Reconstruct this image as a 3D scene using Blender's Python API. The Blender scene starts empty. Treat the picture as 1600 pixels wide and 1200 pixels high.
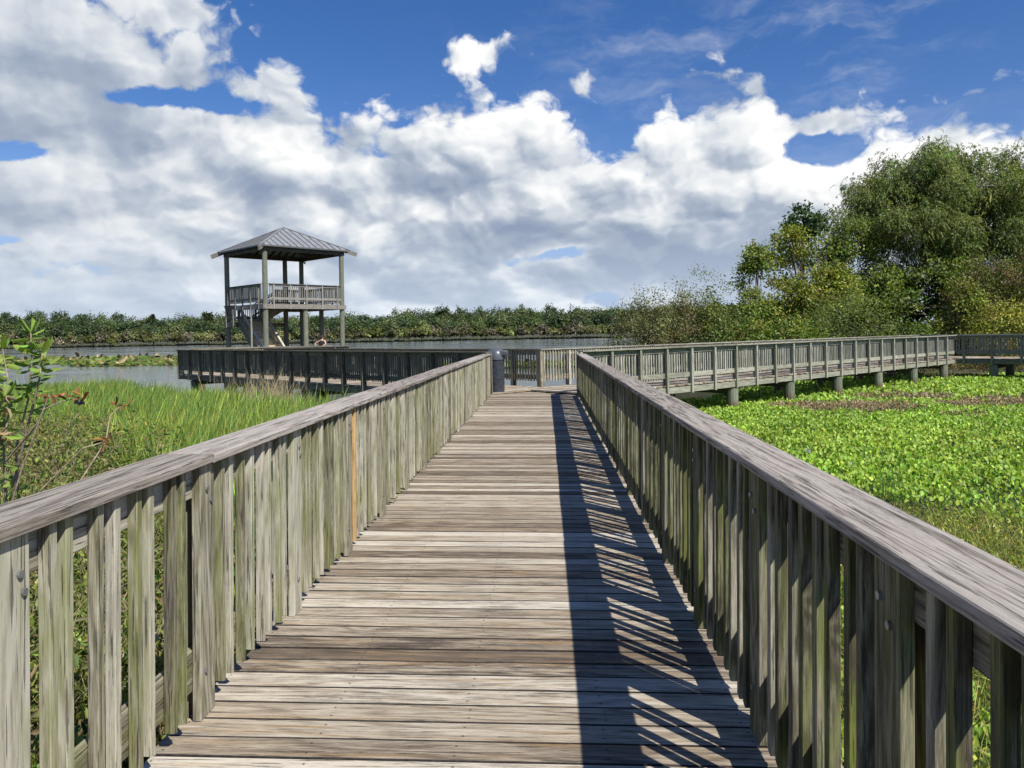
import bpy, math, random
import numpy as np
from mathutils import Matrix, Vector, Euler
random.seed(7); rng = np.random.default_rng(7)
scene = bpy.context.scene
col = scene.collection
rad = math.radians

# ------------------------------------------------------------------ camera
def basis(pitch, yaw, roll):
    cy, sy = math.cos(yaw), math.sin(yaw)
    F = Vector((-sy*math.cos(pitch), cy*math.cos(pitch), math.sin(pitch)))
    R = Vector((cy, sy, 0)); U = R.cross(F)
    c, s = math.cos(roll), math.sin(roll)
    R2 = R*c - U*s; U2 = U*c + R*s
    return Matrix((R2, U2, F)).transposed()
CAM = Vector((0, 0, 1.65))
B0 = basis(-0.00523599, 0.0438, 0.01832596)
B1 = basis(-0.0040, 0.0438, 0.0040)
cd = bpy.data.cameras.new('camera'); cam = bpy.data.objects.new('camera', cd); col.objects.link(cam)
cd.sensor_width = 36; cd.lens = 27.0; cd.shift_y = -72.754/1600; cd.clip_start = .05; cd.clip_end = 9000
m3 = Matrix((B0.col[0], B0.col[1], -B0.col[2])).transposed()
cam.matrix_world = Matrix.Translation(CAM) @ m3.to_4x4()
scene.camera = cam
# the old main boardwalk leans by under one degree
MB3 = B0 @ B1.transposed()
MAIN = Matrix.Translation(CAM) @ MB3.to_4x4() @ Matrix.Translation(-CAM)

# ------------------------------------------------------------------ light, exposure
SUN = Vector((.62, -.66, 1.0)).normalized()
sl = bpy.data.lights.new('sun', 'SUN'); sl.energy = 4.8; sl.angle = rad(.5); sl.color = (1, .955, .88)
so = bpy.data.objects.new('sun', sl); col.objects.link(so)
so.rotation_euler = (-SUN).to_track_quat('-Z', 'Y').to_euler(); so.location = (20, -20, 40)
scene.view_settings.view_transform = 'Standard'; scene.view_settings.look = 'None'
scene.view_settings.gamma = 1; scene.view_settings.use_curve_mapping = False
scene.view_settings.exposure = .40
scene.render.engine = 'CYCLES'
scene.cycles.max_bounces = 6; scene.cycles.diffuse_bounces = 3; scene.cycles.transmission_bounces = 3
scene.cycles.caustics_reflective = False; scene.cycles.caustics_refractive = False

# ------------------------------------------------------------------ node helper
class NT:
    def __init__(s, tree): s.t = tree; s.t.nodes.clear()
    def n(s, typ, ins=None, **kw):
        o = s.t.nodes.new(typ)
        for k, v in kw.items(): setattr(o, k, v)
        if ins:
            for k, v in ins.items():
                i = o.inputs[k]
                if isinstance(v, bpy.types.NodeSocket): s.t.links.new(v, i)
                else: i.default_value = v
        return o
    def math(s, op, a, b=None, c=None, clamp=False):
        o = s.t.nodes.new('ShaderNodeMath'); o.operation = op; o.use_clamp = clamp
        for k, v in enumerate((a, b, c)):
            if v is None: continue
            if isinstance(v, bpy.types.NodeSocket): s.t.links.new(v, o.inputs[k])
            else: o.inputs[k].default_value = v
        return o.outputs[0]
    def vmath(s, op, a, b=None):
        o = s.t.nodes.new('ShaderNodeVectorMath'); o.operation = op
        for k, v in enumerate((a, b)):
            if v is None: continue
            if isinstance(v, bpy.types.NodeSocket): s.t.links.new(v, o.inputs[k])
            else: o.inputs[k].default_value = v
        return o.outputs[0]
    def ramp(s, f, stops, interp='LINEAR'):
        o = s.t.nodes.new('ShaderNodeValToRGB'); o.color_ramp.interpolation = interp
        e = o.color_ramp.elements
        while len(e) < len(stops): e.new(.5)
        for k, (p, c) in enumerate(stops):
            e[k].position = p; e[k].color = (c, c, c, 1) if not hasattr(c, '__len__') else (*c, 1)
        s.t.links.new(f, o.inputs[0]); return o.outputs[0]
    def mix(s, f, a, b, mode='MIX'):
        o = s.t.nodes.new('ShaderNodeMix'); o.data_type = 'RGBA'; o.blend_type = mode; o.clamp_factor = True
        for k, v in ((0, f), (6, a), (7, b)):
            if isinstance(v, bpy.types.NodeSocket): s.t.links.new(v, o.inputs[k])
            elif k == 0: o.inputs[0].default_value = v
            else: o.inputs[k].default_value = (*v, 1) if len(v) == 3 else v
        return o.outputs[2]
    def noise(s, vec, scale, detail=4, rough=.5, dist=0):
        o = s.n('ShaderNodeTexNoise', {'Vector': vec, 'Scale': scale, 'Detail': detail, 'Roughness': rough, 'Distortion': dist})
        return o.outputs[0]
    def smooth(s, v, a, b):
        o = s.n('ShaderNodeMapRange', {'Value': v, 'From Min': a, 'From Max': b}); o.interpolation_type = 'SMOOTHSTEP'
        return o.outputs[0]

# ------------------------------------------------------------------ sky with cumulus
w = bpy.data.worlds.new('World'); scene.world = w; w.use_nodes = True
S = .1
def hpx(px): return 520 - .0183*(px-852)
def azel(px, py):
    v = B0 @ Vector(((px-800)/1200, -(py-527.25)/1200, 1)).normalized()
    return math.atan2(v.x, v.y), math.asin(v.z)
def build_sky():
    T = NT(w.node_tree)
    out = T.n('ShaderNodeOutputWorld')
    sky = T.n('ShaderNodeTexSky'); sky.sky_type = 'NISHITA'; sky.sun_disc = False
    sky.sun_elevation = math.asin(SUN.z); sky.sun_rotation = math.atan2(SUN.x, SUN.y)
    sky.air_density = 1.0; sky.dust_density = .25; sky.ozone_density = 2.2; sky.altitude = 0
    tc = T.n('ShaderNodeTexCoord').outputs['Generated']
    d = T.vmath('NORMALIZE', tc)
    sp = T.n('ShaderNodeSeparateXYZ', {0: d})
    az = T.math('ARCTAN2', sp.outputs[0], sp.outputs[1])
    el = T.math('ARCSINE', sp.outputs[2])
    # upper edge of the cloud bank, elevation by azimuth
    pts = [(-250, -60), (0, -30), (120, -30), (175, 10), (240, 60), (330, 60), (395, 80), (440, 72), (480, 108), (492, 160), (560, 184), (610, 172), (665, 196),
           (700, 178), (790, 172), (850, 190), (905, 204), (940, 216), (985, 226), (1015, 185), (1080, 145), (1130, 118), (1190, 112), (1222, 160), (1262, 205),
           (1310, 208), (1380, 192), (1450, 168), (1600, 172), (1800, 120)]
    A0, A1 = -math.pi, math.pi
    fc = T.n('ShaderNodeFloatCurve'); c = fc.mapping.curves[0]
    zmax = .6
    pp = [(azel(x, y-(10 if x < 1300 else 26))) for x, y in pts]
    pp = [(-math.pi, .08), (-2.2, .10), (-1.2, .22)] + pp + [(1.0, .25), (1.6, .10), (2.4, .08), (math.pi, .08)]
    while len(c.points) < len(pp): c.points.new(.5, .5)
    for k, (a, e) in enumerate(pp): c.points[k].location = ((a-A0)/(A1-A0), e/zmax); c.points[k].handle_type = 'VECTOR'
    fc.mapping.update()
    T.t.links.new(T.math('DIVIDE', T.math('SUBTRACT', az, A0), A1-A0), fc.inputs['Value'])
    edge = T.math('MULTIPLY', fc.outputs[0], zmax)
    # noise coordinates: billows shrink and flatten towards the horizon
    el2 = T.math('MULTIPLY', T.math('POWER', T.math('MAXIMUM', T.math('ADD', el, .05), .001), .66), 1.30)
    P = T.n('ShaderNodeCombineXYZ', {0: az, 1: el2, 2: .37}).outputs[0]
    def n2c(vec, scale, detail, rough=.5):
        return T.n('ShaderNodeTexNoise', {'Vector': vec, 'Scale': scale, 'Detail': detail, 'Roughness': rough}, noise_dimensions='2D').outputs[1]
    def n2d(vec, scale, detail, rough=.5, dist=0):
        return T.n('ShaderNodeTexNoise', {'Vector': vec, 'Scale': scale, 'Detail': detail, 'Roughness': rough, 'Distortion': dist}, noise_dimensions='2D').outputs[0]
    def scl(v, k):
        o = T.n('ShaderNodeVectorMath', {0: v, 'Scale': k}, operation='SCALE'); return o.outputs[0]
    wv = scl(T.vmath('SUBTRACT', n2c(P, 6.0, 1), (.5, .5, .5)), .055)
    wf = scl(T.vmath('SUBTRACT', n2c(P, 34.0, 2, .6), (.5, .5, .5)), .020)
    Pb = T.vmath('ADD', P, wv); Pw = T.vmath('ADD', Pb, wf)
    def bill(off, det=2.0):
        q = T.vmath('ADD', Pw, off)
        v = T.n('ShaderNodeTexVoronoi', {'Vector': q, 'Scale': 11.0, 'Detail': det, 'Roughness': .58, 'Lacunarity': 2.25}, feature='F1', voronoi_dimensions='2D', normalize=True).outputs[0]
        return T.math('SUBTRACT', 1.0, v)
    b0 = bill((0, 0, 0)); b1 = bill((.007, .013, 0)); b2 = bill((.02, .034, 0), 0.0); b3 = bill((0, 0, 0), 0.0)
    n3 = n2d(Pb, 4.2, 3, .55); n2 = n2d(T.vmath('ADD', Pb, (.02, .06, 0)), 4.2, 3, .55)
    fine = n2d(Pw, 26.0, 4, .62)
    n0 = T.math('ADD', T.math('ADD', T.math('MULTIPLY', T.math('SUBTRACT', n3, .5), 1.15), T.math('MULTIPLY', T.math('SUBTRACT', b0, .70), 1.5)), T.math('MULTIPLY', T.math('SUBTRACT', fine, .5), .75))
    below = T.math('SUBTRACT', edge, el)
    cover = T.math('MULTIPLY', T.math('MINIMUM', below, .11), 10.0)
    D = T.math('ADD', cover, T.math('ADD', n0, .10))
    hole = T.noise(T.vmath('MULTIPLY', Pw, (1, 1.9, 1)), 4.6, 2, .5)
    lowmask = T.math('SUBTRACT', 1.0, T.smooth(el, .07, .2))
    D = T.math('SUBTRACT', D, T.math('MULTIPLY', T.math('MULTIPLY', T.smooth(hole, .52, .76), lowmask), 1.4))
    def blob(px, py, rx, ry):
        a, e = azel(px, py)
        x = T.math('DIVIDE', T.math('SUBTRACT', az, a), rx/1200); y = T.math('DIVIDE', T.math('SUBTRACT', el, e), ry/1200)
        r2 = T.math('ADD', T.math('MULTIPLY', x, x), T.math('MULTIPLY', y, y))
        return T.math('EXPONENT', T.math('MULTIPLY', r2, -1.0))
    def addb(D, b, k): return T.math('ADD', D, T.math('MULTIPLY', b, k))
    for (x, y, rx, ry, k) in [(760, 72, 100, 30, .80), (268, 8, 45, 22, 1.2), (965, 128, 110, 26, .55), (20, 232, 70, 24, -1.15), (205, 150, 60, 18, -1.0), (345, 160, 70, 18, -.9),
                              (120, 415, 130, 30, -.9), (1275, 232, 55, 26, -1.2), (1285, 200, 40, 20, .9), (600, 400, 110, 20, -.6), (420, 205, 60, 14, -.3)]:
        D = addb(D, blob(x, y, rx, ry), k)
    a0 = T.smooth(D, 0.0, .34)
    ci = T.noise(T.vmath('MULTIPLY', Pw, (1.0, 3.0, 1)), 6.5, 4, .62)
    cm = T.math('MULTIPLY', blob(1300, 70, 400, 120), T.smooth(ci, .44, .80))
    alpha = T.math('MAXIMUM', a0, T.math('MULTIPLY', cm, .42))
    relief = T.math('ADD', T.math('MULTIPLY', T.math('SUBTRACT', b0, b1), 1.05), T.math('MULTIPLY', T.math('SUBTRACT', b3, b2), .70))
    mass = T.math('MULTIPLY', T.math('SUBTRACT', n3, n2), 1.15)
    rim = T.math('MULTIPLY', T.math('SUBTRACT', 1.0, T.smooth(D, .1, 1.35)), .20)
    soft = T.math('SUBTRACT', 1.0, T.math('MULTIPLY', T.smooth(az, -.28, -.55), .35))
    sh = T.math('ADD', T.math('ADD', T.math('MULTIPLY', T.math('ADD', relief, mass), soft), .515), rim)
    sh = T.math('ADD', sh, T.math('MULTIPLY', T.smooth(el, .16, .03), -.05))
    for (x, y, rx, ry, k) in [(60, 110, 260, 110, -.10), (1130, 400, 300, 42, -.34), (560, 292, 260, 24, -.20), (850, 440, 340, 26, -.14), (820, 225, 300, 45, .13), (1290, 300, 190, 90, .16), (250, 330, 110, 30, .12), (940, 375, 160, 24, -.14), (150, 200, 200, 30, -.08), (430, 120, 70, 30, -.06), (260, 130, 90, 25, -.06), (1480, 250, 180, 50, .08)]:
        sh = addb(sh, blob(x, y, rx, ry), k)
    cc = T.ramp(sh, [(.10, (.25, .31, .43)), (.38, (.36, .42, .52)), (.56, (.52, .57, .64)), (.74, (.72, .75, .78)), (.95, (.93, .93, .92))])
    cc = T.mix(1.0, cc, (.84/S, .84/S, .84/S), 'MULTIPLY')
    hz = T.smooth(el, .16, -.005)
    skc = T.n('ShaderNodeHueSaturation', {'Color': sky.outputs[0], 'Saturation': 1.34, 'Value': .78}).outputs[0]
    skc = T.mix(1.0, skc, (1.12, .93, 1.12), 'MULTIPLY')
    skc = T.mix(T.math('MULTIPLY', T.smooth(el, .24, .02), .75), skc, (2.6, 3.9, 6.0))
    cc = T.mix(T.math('MULTIPLY', hz, .62), cc, (5.0, 5.8, 6.9))
    colr = T.mix(alpha, skc, cc)
    below0 = T.smooth(el, -.02, -.06)
    colr = T.mix(below0, colr, (.5, .6, .5))
    bg = T.n('ShaderNodeBackground', {'Color': colr, 'Strength': S})
    T.t.links.new(bg.outputs[0], out.inputs[0])
build_sky()
w.cycles.sampling_method = 'MANUAL'; w.cycles.sample_map_resolution = 512
scene.cycles.use_adaptive_sampling = True; scene.cycles.adaptive_threshold = .012

# ------------------------------------------------------------------ materials
def newmat(name):
    m = bpy.data.materials.new(name); m.use_nodes = True
    return m, NT(m.node_tree)
def finish(m, T, shader, disp=None):
    o = T.n('ShaderNodeOutputMaterial'); T.t.links.new(shader, o.inputs[0]); return m
def wood_mat(name, light, mid, dark, algae=(.17, .19, .055), ring=1.0, stain=1.0, rough=.85, nails=False, warm=0):
    """weathered timber: grain runs along attribute 'grain'.x; attribute 'tone' = brightness, algae, darkness"""
    m, T = newmat(name)
    g = T.n('ShaderNodeAttribute', attribute_name='grain').outputs['Vector']
    t = T.n('ShaderNodeAttribute', attribute_name='tone').outputs['Vector']
    ts = T.n('ShaderNodeSeparateXYZ', {0: t})
    kn = T.n('ShaderNodeTexVoronoi', {'Vector': T.vmath('MULTIPLY', g, (1.0, 2.3, 0.0)), 'Scale': 1.25, 'Randomness': 1.0}, feature='F1').outputs[0]
    knot = T.math('EXPONENT', T.math('MULTIPLY', kn, -13.0))
    f0 = T.noise(T.vmath('MULTIPLY', g, (.30, 7.5, 7.5) if ring > 1.2 else (.55, 6.5, 6.5)), 1.0, 2, .4)
    ringv = T.math('ADD', T.math('MULTIPLY', f0, 62.0*(1.5 if ring > 1.2 else 1.0)), T.math('MULTIPLY', knot, 16.0))
    rn = T.math('ADD', T.math('MULTIPLY', T.math('SINE', ringv), .5), .5)
    rn = T.math('POWER', rn, 2.6 if ring > 1.2 else 1.6)
    fine = T.noise(T.vmath('MULTIPLY', g, (9.0, 250, 250)), 1.0, 5, .7)
    med = T.noise(T.vmath('MULTIPLY', g, (4.5, 80, 80)), 1.0, 6, .75)
    blot = T.noise(T.vmath('MULTIPLY', g, (1.6, 9, 9)), 1.0, 7, .75)
    fs = T.smooth(fine, .36, .64); ms = T.smooth(med, .34, .66)
    v = T.math('ADD', T.math('MULTIPLY', fs, .20), T.math('MULTIPLY', ms, .17)); v = T.math('ADD', v, .32)
    v = T.math('ADD', v, T.math('MULTIPLY', T.math('SUBTRACT', rn, .5), -.20*ring))
    v = T.math('ADD', v, T.math('MULTIPLY', T.math('SUBTRACT', blot, .5), .32))
    v = T.math('ADD', v, T.math('MULTIPLY', T.math('SUBTRACT', ts.outputs[0], .5), 1.05))
    c = T.ramp(v, [(.22, dark), (.50, mid), (.82, light)])
    crack = T.smooth(T.noise(T.vmath('MULTIPLY', g, (3.2, 95, 95)), 1.0, 4, .6), .585, .63)
    al = T.noise(T.vmath('MULTIPLY', g, (2.0, 14, 14)), 1.0, 4, .6)
    al = T.math('MULTIPLY', T.smooth(al, .33, .68), ts.outputs[1], clamp=True)
    c = T.mix(al, c, algae)
    c = T.mix(T.math('MULTIPLY', crack, .72), c, (.035, .03, .024))
    kc = T.smooth(kn, .034, .016)
    c = T.mix(T.math('MULTIPLY', kc, .75), c, (.06, .045, .03))
    bl = T.noise(T.vmath('MULTIPLY', g, (2.2, 16, 16)), 1.0, 8, .8)
    c = T.mix(T.math('MULTIPLY', T.smooth(bl, .46, .60), T.math('MULTIPLY', ts.outputs[2], stain), clamp=True), c, (.040, .034, .030))
    if warm:
        wn = T.noise(T.vmath('MULTIPLY', g, (1.1, 30, 30)), 1.0, 5, .7)
        c = T.mix(T.math('MULTIPLY', T.smooth(wn, .50, .66), warm), c, (.34, .22, .10))
    if nails:
        ob = T.n('ShaderNodeSeparateXYZ', {0: T.n('ShaderNodeTexCoord').outputs['Object']})
        px = T.math('SUBTRACT', T.math('ABSOLUTE', T.math('SUBTRACT', T.math('MULTIPLY', T.math('FRACT', T.math('DIVIDE', ob.outputs[0], .15)), .15), .075)), .036)
        py = T.math('SUBTRACT', T.math('MULTIPLY', T.math('FRACT', T.math('DIVIDE', T.math('ADD', ob.outputs[1], 10.01), .592)), .592), .296)
        jit = T.n('ShaderNodeTexWhiteNoise', {'Vector': T.n('ShaderNodeCombineXYZ', {0: T.math('FLOOR', T.math('DIVIDE', ob.outputs[0], .15)), 1: T.math('FLOOR', T.math('DIVIDE', T.math('ADD', ob.outputs[1], 10.01), .592))}).outputs[0]}, noise_dimensions='2D').outputs[0]
        py = T.math('ADD', py, T.math('MULTIPLY', T.math('SUBTRACT', jit, .5), .03))
        rr = T.math('SQRT', T.math('ADD', T.math('MULTIPLY', px, px), T.math('MULTIPLY', py, py)))
        c = T.mix(T.math('MULTIPLY', T.smooth(rr, .012, .003), .3), c, (.06, .045, .035))
        c = T.mix(T.smooth(rr, .0045, .0034), c, (.035, .028, .025))
    if name == 'treated_pile':
        z = T.n('ShaderNodeSeparateXYZ', {0: T.n('ShaderNodeNewGeometry').outputs['Position']}).outputs[2]
        c = T.mix(T.math('MULTIPLY', T.smooth(T.math('ADD', z, T.math('MULTIPLY', blot, .5)), -.30, -.62), .8), c, (.13, .085, .05))
    h = T.math('SUBTRACT', T.math('ADD', T.math('MULTIPLY', fine, .6), T.math('MULTIPLY', rn, -.25)), T.math('MULTIPLY', crack, 1.2))
    bp = T.n('ShaderNodeBump', {'Height': h, 'Strength': .65, 'Distance': .005}).outputs[0]
    s = T.n('ShaderNodeBsdfPrincipled', {'Base Color': c, 'Roughness': rough, 'Normal': bp, 'Specular IOR Level': .25})
    return finish(m, T, s.outputs[0])
M = {}
M['deck'] = wood_mat('weathered_deck', (.56, .51, .415), (.35, .295, .22), (.13, .10, .072), ring=.9, stain=.9, nails=True, warm=.55)
M['grime'] = None
M['cap'] = wood_mat('weathered_cap', (.44, .40, .35), (.285, .25, .212), (.105, .087, .070), ring=1.45, stain=.4)
M['rail'] = wood_mat('weathered_rail', (.50, .47, .385), (.265, .24, .175), (.07, .06, .042), algae=(.165, .19, .04), ring=1.1)  # deep dark end puts shade between the balusters into the wood colour
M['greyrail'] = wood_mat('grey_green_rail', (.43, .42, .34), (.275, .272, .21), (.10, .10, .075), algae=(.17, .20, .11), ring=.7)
M['darkrail'] = wood_mat('dark_rail', (.27, .25, .19), (.165, .153, .11), (.05, .045, .033), algae=(.09, .10, .045), ring=.7)  # darker copy of the rail timber; weak grazing light is in the colour
M['newwood'] = wood_mat('new_timber', (.62, .40, .17), (.52, .32, .13), (.35, .2, .08), ring=1.0, stain=0)
M['treadwood'] = wood_mat('tread_timber', (.62, .52, .36), (.48, .39, .26), (.25, .2, .13), ring=.5)  # paler timber; light falling on the steps is put into the colour
M['towerwood'] = wood_mat('tower_timber', (.30, .285, .25), (.18, .17, .15), (.07, .065, .055), ring=.5)
M['pile'] = wood_mat('treated_pile', (.29, .295, .225), (.165, .175, .13), (.065, .068, .05), algae=(.17, .21, .13), ring=.4)
def plain(name, c, rough=.6, metal=0, nz=0, nscale=20, bump=0):
    m, T = newmat(name)
    tc = T.n('ShaderNodeTexCoord').outputs['Object']
    f = T.noise(tc, nscale, 5, .6)
    cc = T.mix(T.smooth(f, .35, .65), tuple(x*(1-nz) for x in c), tuple(min(1, x*(1+nz)) for x in c))
    b = T.n('ShaderNodeBump', {'Height': f, 'Strength': bump, 'Distance': .01}).outputs[0]
    s = T.n('ShaderNodeBsdfPrincipled', {'Base Color': cc, 'Roughness': rough, 'Metallic': metal, 'Normal': b})
    return finish(m, T, s.outputs[0])
M['bolt'] = plain('galvanised_steel', (.33, .34, .35), .45, .8, .2)
M['seam'] = plain('roof_seam', (.10, .105, .11), .6, .2)
M['roof'] = plain('galvanised_roof', (.27, .28, .285), .55, .25, .12, 3, .1)
M['bin'] = plain('dark_painted_bin', (.032, .037, .048), .45, 0, .3, 9, .1)
M['binlid'] = plain('grey_plastic_lid', (.085, .095, .11), .35, 0, .15, 7, .05)
M['skin'] = plain('skin', (.52, .30, .21), .5, 0, .05)
M['hair'] = plain('dark_hair', (.05, .03, .022), .5, 0, .3, 60, .3)
M['top'] = plain('black_cloth', (.012, .012, .014), .8, 0, .2)
M['shorts'] = plain('grey_cloth', (.05, .055, .07), .85, 0, .2)
M['berry'] = plain('dark_berry', (.012, .008, .012), .3)
M['bark'] = plain('bark', (.13, .105, .08), .9, 0, .35, 14, .6)
M['twig'] = plain('dry_twig', (.34, .26, .18), .85, 0, .3, 30, .3)
M['leafcore'] = plain('crown_inner', (.02, .03, .008), .9, 0, .3)
M['grime'] = plain('grimy_plank_edge', (.030, .025, .021), .95, 0, .4, 30, .3)
def foliage_mat(name, trans=.35, gloss=.5):
    m, T = newmat(name)
    c = T.n('ShaderNodeAttribute', attribute_name='col').outputs['Color']
    d = T.n('ShaderNodeBsdfPrincipled', {'Base Color': c, 'Roughness': gloss, 'Specular IOR Level': .35}).outputs[0]
    ct = T.mix(1.0, c, (1.5, 1.6, .7), 'MULTIPLY')
    t = T.n('ShaderNodeBsdfTranslucent', {'Color': ct}).outputs[0]
    s = T.n('ShaderNodeMixShader', {0: trans, 1: d, 2: t}).outputs[0]
    return finish(m, T, s)
M['leaf'] = foliage_mat('foliage', .32, .5)
M['reed'] = foliage_mat('reed_blades', .30, .45)
M['hyacinth'] = foliage_mat('hyacinth_leaves', .28, .5)
M['dryleaf'] = foliage_mat('dry_stalks', .2, .8)

# ------------------------------------------------------------------ mesh helpers
def mesh_obj(name, V, F, mats, parent=None, attrs=None, midx=None, smooth=False, link=True):
    me = bpy.data.meshes.new(name)
    if isinstance(F, np.ndarray):
        n, k = F.shape
        me.vertices.add(len(V)); me.vertices.foreach_set('co', np.asarray(V, np.float32).ravel())
        me.loops.add(n*k); me.loops.foreach_set('vertex_index', F.astype(np.int32).ravel())
        me.polygons.add(n); me.polygons.foreach_set('loop_start', np.arange(0, n*k, k, dtype=np.int32))
        me.update(calc_edges=True)
    else:
        me.from_pydata([tuple(v) for v in V], [], F)
    for m in (mats if isinstance(mats, (list, tuple)) else [mats]): me.materials.append(m)
    for k, (typ, arr) in (attrs or {}).items():
        a = me.attributes.new(k, typ, 'POINT'); arr = np.asarray(arr, np.float32)
        a.data.foreach_set('color' if typ == 'FLOAT_COLOR' else 'vector', arr.ravel())
    if midx is not None: me.polygons.foreach_set('material_index', np.asarray(midx, np.int32))
    if smooth: me.polygons.foreach_set('use_smooth', [True]*len(me.polygons))
    me.update()
    o = bpy.data.objects.new(name, me)
    if link: col.objects.link(o)
    if parent: o.parent = parent
    return o
def tag(o, label=None, cat=None, group=None, kind=None):
    if label: o['label'] = label
    if cat: o['category'] = cat
    if group: o['group'] = group
    if kind: o['kind'] = kind
    return o
def empty(name, loc=(0, 0, 0), rz=0, pre=None):
    o = bpy.data.objects.new(name, None); col.objects.link(o); o.empty_display_size = .2
    mw = Matrix.Translation(Vector(loc)) @ Matrix.Rotation(rz, 4, 'Z')
    o.matrix_world = (pre @ mw) if pre else mw
    return o
def dup(src, parent, loc, rz=0):
    c = src.copy(); col.objects.link(c); c.parent = parent; c.location = loc; c.rotation_euler = (0, 0, rz)
    return c

class WB:
    """timber builder: boards with grain and tone attributes"""
    def __init__(s): s.V = []; s.F = []; s.G = []; s.T = []; s.mi = []
    def board(s, p0, p1, wdt, thk, up=(0, 0, 1), tone=(.5, .2, 0), ch=.004, cut=0, mi=0, wob=0, seg=1, edge=None):
        p0 = Vector(p0); p1 = Vector(p1); d = (p1-p0); L = d.length; d = d/L
        up = Vector(up); side = d.cross(up).normalized(); up = side.cross(d).normalized()
        a, b = wdt/2, thk/2
        if ch > 0: prof = [(-a+ch, -b), (a-ch, -b), (a, -b+ch), (a, b-ch), (a-ch, b), (-a+ch, b), (-a, b-ch), (-a, -b+ch)]
        else: prof = [(-a, -b), (a, -b), (a, b), (-a, b)]
        n = len(prof); base = len(s.V)
        off = (random.uniform(0, 90), random.uniform(0, 90), random.uniform(0, 90))
        for k in range(seg+1):
            f = k/seg
            for (u, v) in prof:
                e = 0
                if k == 0 and cut: e = cut*(u+a)/(2*a)
                w_ = wob*math.sin(off[0]+f*L*1.7)+wob*.5*math.sin(off[1]+f*L*4.1)
                s.V.append(p0+d*(L*f+e)+side*(u+w_)+up*v)
                s.G.append((off[0]+L*f, off[1]+u, off[2]+v)); s.T.append(tone)
        for k in range(seg):
            for i in range(n):
                j = (i+1) % n
                s.F.append((base+k*n+i, base+k*n+j, base+(k+1)*n+j, base+(k+1)*n+i)); s.mi.append(mi if edge is None or i in (4, 2 if n == 4 else 4) else edge)
        s.F.append(tuple(base+i for i in range(n))[::-1]); s.mi.append(mi)
        s.F.append(tuple(base+seg*n+i for i in range(n))); s.mi.append(mi)
    def cyl(s, p0, p1, r0, r1=None, n=12, tone=(.5, .3, 0), mi=0, seg=1, wob=0):
        r1 = r0 if r1 is None else r1
        p0 = Vector(p0); p1 = Vector(p1); d = p1-p0; L = d.length; d = d/L
        x = d.orthogonal().normalized(); y = d.cross(x); base = len(s.V)
        off = (random.uniform(0, 90), random.uniform(0, 90), random.uniform(0, 90))
        for k in range(seg+1):
            f = k/seg; r = r0+(r1-r0)*f
            ox, oy = wob*math.sin(off[0]+f*3), wob*math.cos(off[1]+f*2.3)
            for i in range(n):
                a = 2*math.pi*i/n
                s.V.append(p0+d*L*f+x*(math.cos(a)*r+ox)+y*(math.sin(a)*r+oy))
                s.G.append((off[0]+L*f, off[1]+math.cos(a)*r, off[2]+math.sin(a)*r)); s.T.append(tone)
        for k in range(seg):
            for i in range(n):
                j = (i+1) % n
                s.F.append((base+k*n+i, base+k*n+j, base+(k+1)*n+j, base+(k+1)*n+i)); s.mi.append(mi)
        s.F.append(tuple(base+i for i in range(n))[::-1]); s.mi.append(mi)
        s.F.append(tuple(base+seg*n+i for i in range(n))); s.mi.append(mi)
    def tri(s, pts, tone=(.5, .2, 0), mi=0):
        base = len(s.V)
        for p in pts: s.V.append(Vector(p)); s.G.append(tuple(p)); s.T.append(tone)
        s.F.append(tuple(range(base, base+len(pts)))); s.mi.append(mi)
    def build(s, name, mats, parent=None, link=True, origin=None):
        V = s.V
        if origin is not None:
            o_ = Vector(origin); V = [v-o_ for v in V]
        o = mesh_obj(name, V, s.F, mats, parent, {'grain': ('FLOAT_VECTOR', s.G), 'tone': ('FLOAT_VECTOR', s.T)}, s.mi, link=link)
        if origin is not None: o.location = origin
        return o
def rt(lo=.3, hi=.7, al=.25, st=0): return (random.uniform(lo, hi), random.uniform(0, al), st*random.random())

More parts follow.
